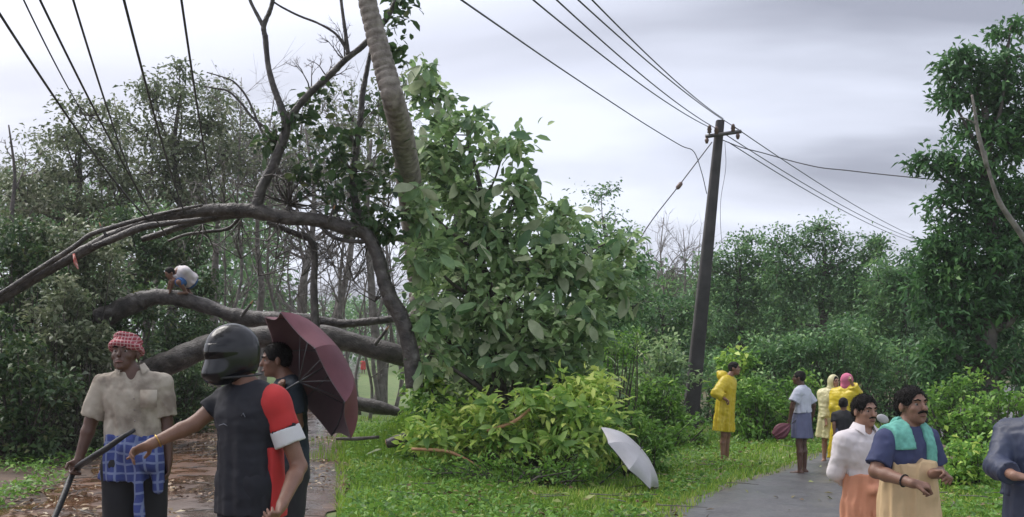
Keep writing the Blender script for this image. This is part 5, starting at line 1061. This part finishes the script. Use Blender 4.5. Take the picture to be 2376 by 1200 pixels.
fd.cap(b.chest + b.R * .10 + b.up * .005, a0 + ab * .05, .072, .078, .03); fd.cap(a0, a0 + ab * .42, .078, .078, .03, cut1=True); fd.plane(a0 - b.R * .015, -b.R); fd.wrinkle(.004, 14, 3); V, Q = fd.mesh(); slv = part('sleeve', V, Q, M['red'], b.root)
slv['label'] = 'bright red shoulder and sleeve'
fd = b.field(); fd.cap(a0 + ab * .42, a0 + ab * .66, .079, .083, .02, cut0=True, cut1=True); fd.wrinkle(.004, 14, 3); V, Q = fd.mesh(); part('cuff', V, Q, M['white_cloth'], b.root)['label'] = 'white sleeve end'
fd = b.field(); b.torso(fd, .040, P(578, 1192, 3.7), .04); fd.plane(b.chest + b.R * .09, -b.R); fd.plane(P(0, 1035, 3.7), (0, 0, 1)); fd.plane(b.chest + b.F * .035, b.F); fd.wrinkle(.006, 14, 3); V, Q = fd.mesh(); part('side_panel', V, Q, M['red'], b.root)['label'] = 'red side panel'
b.trousers('jeans', M['navy'], .018)
mb = MB(); wv = nrm(b.wr['A'] - b.el['A']); c = b.wr['A'] - wv * .035; u_ = nrm(np.cross(wv, [0, 0, 1])); v_ = np.cross(wv, u_)
mb.tube([c + (u_ * math.cos(t) + v_ * math.sin(t)) * .034 for t in np.linspace(0, math.tau, 20)], .004, 6); mb.build('bracelet', M['gold'], b.root)
c = b.hp(0, -.005, .02); fd = Field(c - .26, c + .26, .007); R = np.array([b.hr, b.hf, b.hu])
fd.ell(b.hp(0, -.012, .035), D0([.127, .150, .138]), R); fd.ell(b.hp(0, -.005, -.05), D0([.118, .138, .095]), R, .05); fd.ell(b.hp(0, .085, -.085), D0([.088, .075, .058]), R, .05)
fd.ell(b.hp(0, -.03, -.19), D0([.09, .1, .085]), R, .01, True); V, Q = fd.mesh(); hel = part('helmet', V, Q, M['helmet'], b.root)
fd = Field(c - .26, c + .26, .006); fd.ell(b.hp(0, -.010, .022), D0([.1275, .155, .142]), R); fd.plane(b.hp(0, .02, 0), -b.hf); fd.plane(b.hp(0, 0, .072), b.hu); fd.plane(b.hp(0, 0, -.05), -b.hu); V, Q = fd.mesh(); part('visor', V, Q, M['visor'], hel)
mb = MB(); mb.tube([b.hp(math.sin(a) * .124, math.cos(a) * .141 - .01, -.103) for a in np.linspace(0, math.tau, 40)], .006, 6); mb.build('rim', M['rubber_black'], hel)

# boy holding the maroon umbrella
b = Body('boy', 'dark-haired youth in dark clothes holding the maroon umbrella behind him', 4.75, -78, (640, 836), (667, 888), (674, 1090), ((640, 985, .12), (652, 918, -.12), dict(curl=1.6)), ((690, 985, -.16), (660, 916, -.20), dict(curl=1.6)), S=.98, hyaw=-85, hpitch=-4, skin='brown', h=.009, sw=.17)
b.shirt('shirt', M['teal_dark'], P(674, 1110, 4.75), .7, .02, .022, .07, 0, .007, 8)
b.trousers('trousers', M['black_cloth'], .02)

# man crouching on the upper fallen limb
b = Body('climber', 'man in a white shirt and blue cloth crouching on the upper fallen trunk', 12.6, -65, (394, 634, -.22), (416, 628, -.10), (441, 651, .08), ((402, 652, -.25), (396, 672, -.15)), ((398, 650, -.05), (390, 672, .0)), gnd=2.9, S=.9, hpitch=-25, skin='brown', h=.014, legs={'A': ((414, 655, -.28), (430, 676, -.12)), 'B': ((420, 652, .22), (440, 678, .1))}, face=False, sw=.16)
b.shirt('shirt', M['pink_white'], b.pel - b.up * .02, .8, .04, .03, .07, 0, .008, 9); b.trousers('shorts', M['blue_cloth'], .02, .9)

# far walker
b = Body('walker', 'far-off person in red walking on the road beyond the fallen trunk', 60, 10, (843, 834), (843, 839), (843, 851), ((838, 846), (838, 851)), ((848, 846), (848, 851)), S=1.0, skin='brown', h=.03, face=False)
b.shirt('shirt', M['far_red'], b.pel - D0([0, 0, .25]), .9, .06, .03, .07, 0, .004, 2); b.skirt('skirt', M['far_red'], b.pel, Z(b.pel, b.gnd + .4), .18, .22)

# ---- right-hand road
b = Body('white_shirt', 'smiling man in a pinkish white long-sleeved shirt and orange mundu', 4.7, 38, (2007, 954), (2002, 1007), (2008, 1168), ((1938, 1096, -.03), (1975, 1128, .20)), ((2062, 1095, .20), (2012, 1132, .26)), gnd=-.15, S=.95, hyaw=38, hpitch=0, skin='tan', h=.008, wd=.96, hs=.92)
b.moustache(.026, .006)
b.shirt('shirt', M['pink_white'], P(2016, 1140, 4.7), .92, .018, .012, .068, .05, .008, 12, True)
b.collar(M['pink_white'], .07, .042, 1.1, .04)
shm = [o for o in ALL if o.name.startswith('shirt')][-1]; vv = np.array([v.co for v in shm.data.vertices]) + np.array(b.root.location); rel = vv - b.chest; rr_c = rel @ b.R; ff_c = rel @ b.F; pl_ = []
for z_ in np.arange(-.05, -.36, -.03):
    ok = np.where((np.abs(rr_c) < .012) & (np.abs(rel @ b.up - z_) < .012) & (ff_c > 0))[0]
    if len(ok): pl_.append(vv[ok[ff_c[ok].argmax()]] + b.F * .002)
if len(pl_) > 4:
    mb = MB(); mb.tube(np.array(pl_) + b.R * .014, .0025, 5); mb.build('placket', M['pink_white'], shm)
    for q in pl_[1::3]: sphere(q + b.F * .003, .006, 8).build('button', M['eye'], shm)
b.skirt('mundu', M['orange'], P(2008, 1098, 4.7), Z(P(2008, 1168, 4.7), -.02), .150, .195, .88, (.014, 9, .4, .3), 13, .014, lambda fd: (fd.cap(P(2032, 1142, 4.7, -.12), P(2042, 1260, 4.7, -.12), .045, .07, .04), fd.ell(P(2031, 1140, 4.7, -.15), D0([.05, .03, .03]), None, .02)))
b = Body('towel', 'moustached man in a navy T-shirt and cream mundu with a green towel', 4.15, 46, (2117, 942), (2104, 1000), (2108, 1196), ((2032, 1094, -.12), (2118, 1122, -.36), dict(curl=1.2, dir=(1, -.1, -.15), n=(-.1, .4, -.9), thumb=-1)), ((2176, 1096, .06), (2164, 1100, -.24), dict(curl=.9, dir=(.3, -.5, .1), n=(-.6, .2, -.7))), gnd=-.15, S=1.0, hyaw=40, hpitch=7, skin='brown', h=.008, hs=1.0, wd=.95)
b.moustache(.032, .0085)
b.shirt('shirt', M['navy_tee'], P(2106, 1082, 4.15), .78, .014, .016, .066, 0, .010, 15)
b.skirt('mundu', M['cream'], P(2110, 1070, 4.15), Z(P(2110, 1196, 4.15), -.04), .172, .205, .88, (.014, 10, 1.1, .3), 16, .014, lambda fd: (fd.cap(P(2136, 1090, 4.15, -.10), P(2154, 1210, 4.15, -.12), .045, .07, .07), fd.cap(P(2150, 1100, 4.15, -.14), P(2160, 1150, 4.15, -.14), .03, .04, .05)))
mb = MB()
for r0, r1, front, back in ((-.165, -.045, .10, .10), (.04, .125, .23, .10), (-.07, .07, None, .08)):
    fd = b.field(.008); b.torso(fd, .034, b.pel, .04)
    for q in 'AB': fd.cap(b.sh[q], b.sh[q] + (b.el[q] - b.sh[q]) * .3, .076, .07, .03)
    if front is None: fd.cap(b.chest + b.up * .02, b.hp(0, -.03, -.10), .085, .075, .03)
    fd.wrinkle(.008, 22, 4); fd.wrinkle(.004, 60, 5)
    fd.plane(b.chest + b.R * r0, -b.R); fd.plane(b.chest + b.R * r1, b.R); fd.plane(b.chest - b.up * (front or back), -b.up)
    if front is None: fd.plane(b.chest - b.F * .005, b.F); fd.plane(b.chest + b.up * .085, b.up)
    else: fd.plane(b.chest - b.up * back * .5 - b.F * .05, -b.F * .8 - b.up * .6)
    V, Q = fd.mesh(); mb.add(V, Q)
mb.build('towel', M['towel'], b.root)
mb = MB(); wv = nrm(b.wr['A'] - b.el['A']); c = b.wr['A'] - wv * .06; u_ = nrm(np.cross(wv, [0, 0, 1])); v_ = np.cross(wv, u_); mb.tube([c + (u_ * math.cos(t) + v_ * math.sin(t)) * .035 for t in np.linspace(0, math.tau, 20)], .004, 6); mb.build('bracelet', M['black_cloth'], b.root)
b = Body('jacket', 'man in a dark navy jacket cut off by the right picture edge', 4.2, -12, (2424, 930), (2410, 988), (2408, 1182), ((2316, 1082, -.02), (2352, 1104, -.26), dict(curl=.8, dir=(1, -.2, -.1), n=(0, .3, -1))), ((2490, 1080, -.02), (2440, 1110, -.28)), gnd=-.12, S=1.0, hyaw=-20, skin='tan', h=.009, wd=1.05)
b.shirt('jacket', M['dark_jacket'], P(2408, 1150, 4.2), .75, .026, .03, .068, .05, .012, 18, True); b.collar(M['dark_jacket']); b.skirt('lungi', M['dark_jacket'], P(2408, 1120, 4.2), Z(P(2408, 1182, 4.2), .0), .182, .22, .88, (.012, 8, .2, .2), 19)

b = Body('yellow', 'man in a yellow raincoat standing in profile beside the pole', 11.9, 72, (1704, 855), (1689, 880), (1682, 955), ((1662, 912, -.25), (1682, 926, -.34), dict(curl=1.0)), ((1690, 912, .25), (1684, 930, .2)), S=.98, hyaw=80, skin='brown', h=.011)
b.shirt('raincoat', M['rain_yellow'], P(1678, 1000, 11.9), .78, .05, .045, .075, 0, .014, 21, True, (.03, 7, .3, .15))
fd = Field(b.chest - .3, b.chest + .3, .011); fd.ell(b.chest - b.F * .09 + b.U * .055, D0([.13, .10, .085]), np.array([b.R, b.F, b.U])); fd.cap(b.chest - b.F * .12 + b.U * .09, b.chest - b.F * .17 + b.U * .12, .05, .03, .03); fd.wrinkle(.012, 18, 2); V, Q = fd.mesh(); part('hood', V, Q, M['rain_yellow'], b.root)
b = Body('lungi', 'barefoot man in a pale shirt and folded slate blue lungi, turned left', 10.7, -112, (1854, 877), (1861, 903), (1861, 966), ((1888, 940, .12), (1884, 966, .16)), ((1840, 936, -.14), (1833, 972, -.10)), S=.93, hyaw=-95, skin='dark', h=.011, wd=.92)
b.shirt('shirt', M['pale_blue'], P(1862, 957, 10.7), .85, .034, .03, .07, 0, .008, 22); b.skirt('lungi', M['slate'], P(1861, 948, 10.7), P(1860, 1016, 10.7), .150, .185, .85, (.014, 7, .5, .2), 23)
hd = b.wr['B'] - D0([0, 0, .09]); e_ = P(1797, 1012, 10.7, -.1); t = np.linspace(0, 1, 12)
uf = thing('folded_umbrella', hd, 'half-folded maroon umbrella hanging from the hand beside the blue lungi', 'umbrella'); V = []; n = 32; ax_ = nrm(e_ - hd); u_ = nrm(np.cross(ax_, [0, 1, 0])); v_ = np.cross(ax_, u_); Ln = np.linalg.norm(e_ - hd)
for q in t:
    for k in range(n):
        a = k * math.tau / n; r = (.02 + .075 * math.sin(min(1, q * 1.05) * 2.6) ** 1) * (1 + .28 * math.cos(a * 8)) ; V.append(hd + ax_ * q * Ln + (u_ * math.cos(a) + v_ * math.sin(a)) * max(r, .01))
Q = [[i * n + j, i * n + (j + 1) % n, (i + 1) * n + (j + 1) % n, (i + 1) * n + j] for i in range(11) for j in range(n)]; part('canopy', np.array(V), np.array(Q), M['maroon'], uf)
mb = MB(); mb.tube([hd - ax_ * .12, e_ + ax_ * .05], .008, 8); mb.build('shaft', M['steel'], uf)
b = Body('woman', 'woman in a long pale yellow raincoat beside the one with the pink scarf', 11.9, -15, (1936, 886), (1929, 909), (1925, 975), ((1912, 945, .0), (1916, 975, -.1)), ((1944, 945, .0), (1938, 970, -.1)), S=.9, hyaw=40, skin='tan', h=.012, wd=.95)
b.shirt('raincoat', M['rain_pale'], P(1921, 1016, 11.9), .8, .045, .04, .07, 0, .012, 25, True, (.03, 7, .9, .15))
fd = Field(b.head - .25, b.head + .25, .011); R = np.array([b.hr, b.hf, b.hu]); fd.ell(b.hp(0, -.03, .0), D0([.1, .1, .13]), R); fd.ell(b.hp(0, -.05, -.12), D0([.11, .09, .07]), R, .03); fd.ell(b.hp(0, .1, -.02), D0([.07, .09, .1]), R, .01, True); V, Q = fd.mesh(); part('hood', V, Q, M['rain_pale'], b.root)
b = Body('woman', 'woman in a bright yellow raincoat and pink headscarf with one arm raised', 11.6, 150, (1966, 884), (1958, 908), (1955, 975), ((1988, 914, -.1), (1976, 888, -.18), dict(curl=1.0)), ((1936, 945, .05), (1938, 975, .1)), S=.92, hyaw=140, skin='tan', h=.012, wd=.95, hairy=False)
b.shirt('raincoat', M['rain_yellow'], P(1952, 1064, 11.6), .75, .05, .05, .07, 0, .012, 26, True, (.03, 6, .2, .15))
fd = Field(b.head - .25, b.head + .25, .011); R = np.array([b.hr, b.hf, b.hu]); fd.ell(b.hp(0, -.015, .02), D0([.095, .115, .115]), R); fd.ell(b.hp(0, -.05, -.1), D0([.09, .075, .09]), R, .03); fd.ell(b.hp(0, .13, -.03), D0([.06, .08, .085]), R, .01, True); fd.wrinkle(.006, 25, 2); V, Q = fd.mesh(); part('headscarf', V, Q, M['pink_scarf'], b.root)
b = Body('child', 'small child in a black shirt seen from behind, before the women', 10.6, 172, (1957, 938), (1957, 959), (1957, 1003), ((1979, 985), (1978, 1005)), ((1935, 985), (1936, 1005)), S=.66, hs=.86, skin='brown', h=.010, sw=.2, wd=1.05)
b.shirt('shirt', M['black_cloth'], P(1957, 1012, 10.6), .75, .022, .02, .06, 0, .006, 28); b.trousers('shorts', M['slate'], .02, .9)

# ------------------------------------------------------------------ motorcycle behind the two men
mc = P(2056, 900, 7.4); mc[2] = float(gz(mc[0], mc[1])) + .012
mo = thing('motorcycle', mc, 'parked motorcycle mostly hidden behind the two men, one mirror showing', 'motorcycle')
M['rubber'] = mat('rubber', [(0.3, (0.015, 0.015, 0.016)), (0.7, (0.03, 0.03, 0.031))], 20, .8, .3); M['chrome'] = mat('chrome', [(0.3, (0.6, 0.6, 0.62)), (0.7, (0.7, 0.7, 0.72))], 4, .12, metal=1.0); M['paint'] = mat('paint', [(0.3, (0.08, 0.012, 0.016)), (0.7, (0.12, 0.02, 0.024))], 3, .25); M['mirror'] = mat('mirror', [(0.3, (0.9, 0.9, 0.92)), (0.7, (0.95, 0.95, 0.96))], 2, .03, metal=1.0)
q = lambda x, y, z: mc + D0([x, y, z])
for y in (-.62, .66):
    mb = MB(); mb.tube([q(0, y + math.cos(a) * .26, .30 + math.sin(a) * .26) for a in np.linspace(0, math.tau, 33)], .045, 10, cap=False); w = mb.build('wheel', M['rubber'], mo)
    mb = MB(); mb.tube([q(0, y + math.cos(a) * .21, .30 + math.sin(a) * .21) for a in np.linspace(0, math.tau, 33)], .014, 6, cap=False)
    for k in range(10): a = k * math.tau / 10; mb.tube([q(0, y, .3), q(0, y + math.cos(a) * .21, .30 + math.sin(a) * .21)], .005, 5)
    mb.tube([q(-.06, y, .3), q(.06, y, .3)], .04, 10); mb.build('rim', M['chrome'], w)
mb = MB()
for x in (-.09, .09): mb.tube([q(x, -.62, .3), q(x, -.5, .62), q(x, -.42, .92)], .02, 8)
mb.build('fork', M['chrome'], mo)
fd = Field(mc - D0([.3, .9, 0]), mc + D0([.3, 1.1, 1.2]), .014); fd.ell(q(0, -.14, .80), D0([.13, .26, .12])); fd.cap(q(0, -.38, .82), q(0, .1, .62), .06, .08, .06); V, Q = fd.mesh(); part('fuel_tank', V, Q, M['paint'], mo)
fd = Field(mc - D0([.3, .9, 0]), mc + D0([.3, 1.1, 1.2]), .014); fd.cap(q(0, .12, .78), q(0, .72, .84), .1, .09, .04, (D0([0, 0, 1.]), .5)); V, Q = fd.mesh(); part('seat', V, Q, M['rubber'], mo)
fd = Field(mc - D0([.3, .9, 0]), mc + D0([.3, 1.1, 1.2]), .014); fd.ell(q(0, -.02, .42), D0([.14, .2, .17])); fd.cap(q(0, .0, .45), q(0, .5, .42), .05, .04, .05); fd.cap(q(0, .3, .72), q(0, .9, .72), .06, .05, .05, (D0([0, 0, 1.]), .5)); V, Q = fd.mesh(); part('engine', V, Q, M['iron'], mo)
mb = MB(); mb.tube([q(-.36, -.3, 1.0), q(-.2, -.38, 1.0), q(0, -.42, .96), q(.2, -.38, 1.0), q(.36, -.3, 1.0)], .014, 8, smooth=3); mb.tube([q(-.38, -.28, 1.0), q(-.25, -.36, 1.0)], .02, 8); mb.tube([q(.38, -.28, 1.0), q(.25, -.36, 1.0)], .02, 8); mb.build('handlebar', M['rubber'], mo)
fd = Field(q(0, -.5, .86) - .2, q(0, -.5, .86) + .2, .01); fd.ell(q(0, -.5, .86), D0([.1, .08, .1])); V, Q = fd.mesh(); hl = part('headlight', V, Q, M['chrome'], mo)
for x in (-.2, .2):
    c = q(x * 1.1 + .03 * (x < 0), -.40, 1.17); mb = MB(); mb.tube([q(x * .85, -.38, 1.0), q(x * 1.05, -.38, 1.12)], .007, 6); mm = mb.build('mirror', M['rubber'], mo)
    fd = Field(c - .12, c + .12, .006); Rm = np.array(Matrix.Rotation(-.45, 3, 'Y')); fd.ell(c, D0([.066, .022, .044]), Rm); V, Q = fd.mesh(); part('mirror_shell', V, Q, M['silver'] if x < 0 else M['rubber'], mm)

# ------------------------------------------------------------------ damp air
hz, hnt, ho = newmat('haze'); pv = hnt.nodes.new('ShaderNodeVolumePrincipled'); pv.inputs['Color'].default_value = (0.96, 0.98, 1.0, 1); pv.inputs['Density'].default_value = 0.0008; pv.inputs['Anisotropy'].default_value = 0.2
hnt.links.new(pv.outputs[0], ho.inputs['Volume'])
mb = MB(); mb.box((0, 900, 13), (1500, 1960, 15.0)); o = mb.build('haze', hz, None, False, kind='stuff'); tag(o, 'thin damp haze in the air', 'haze')
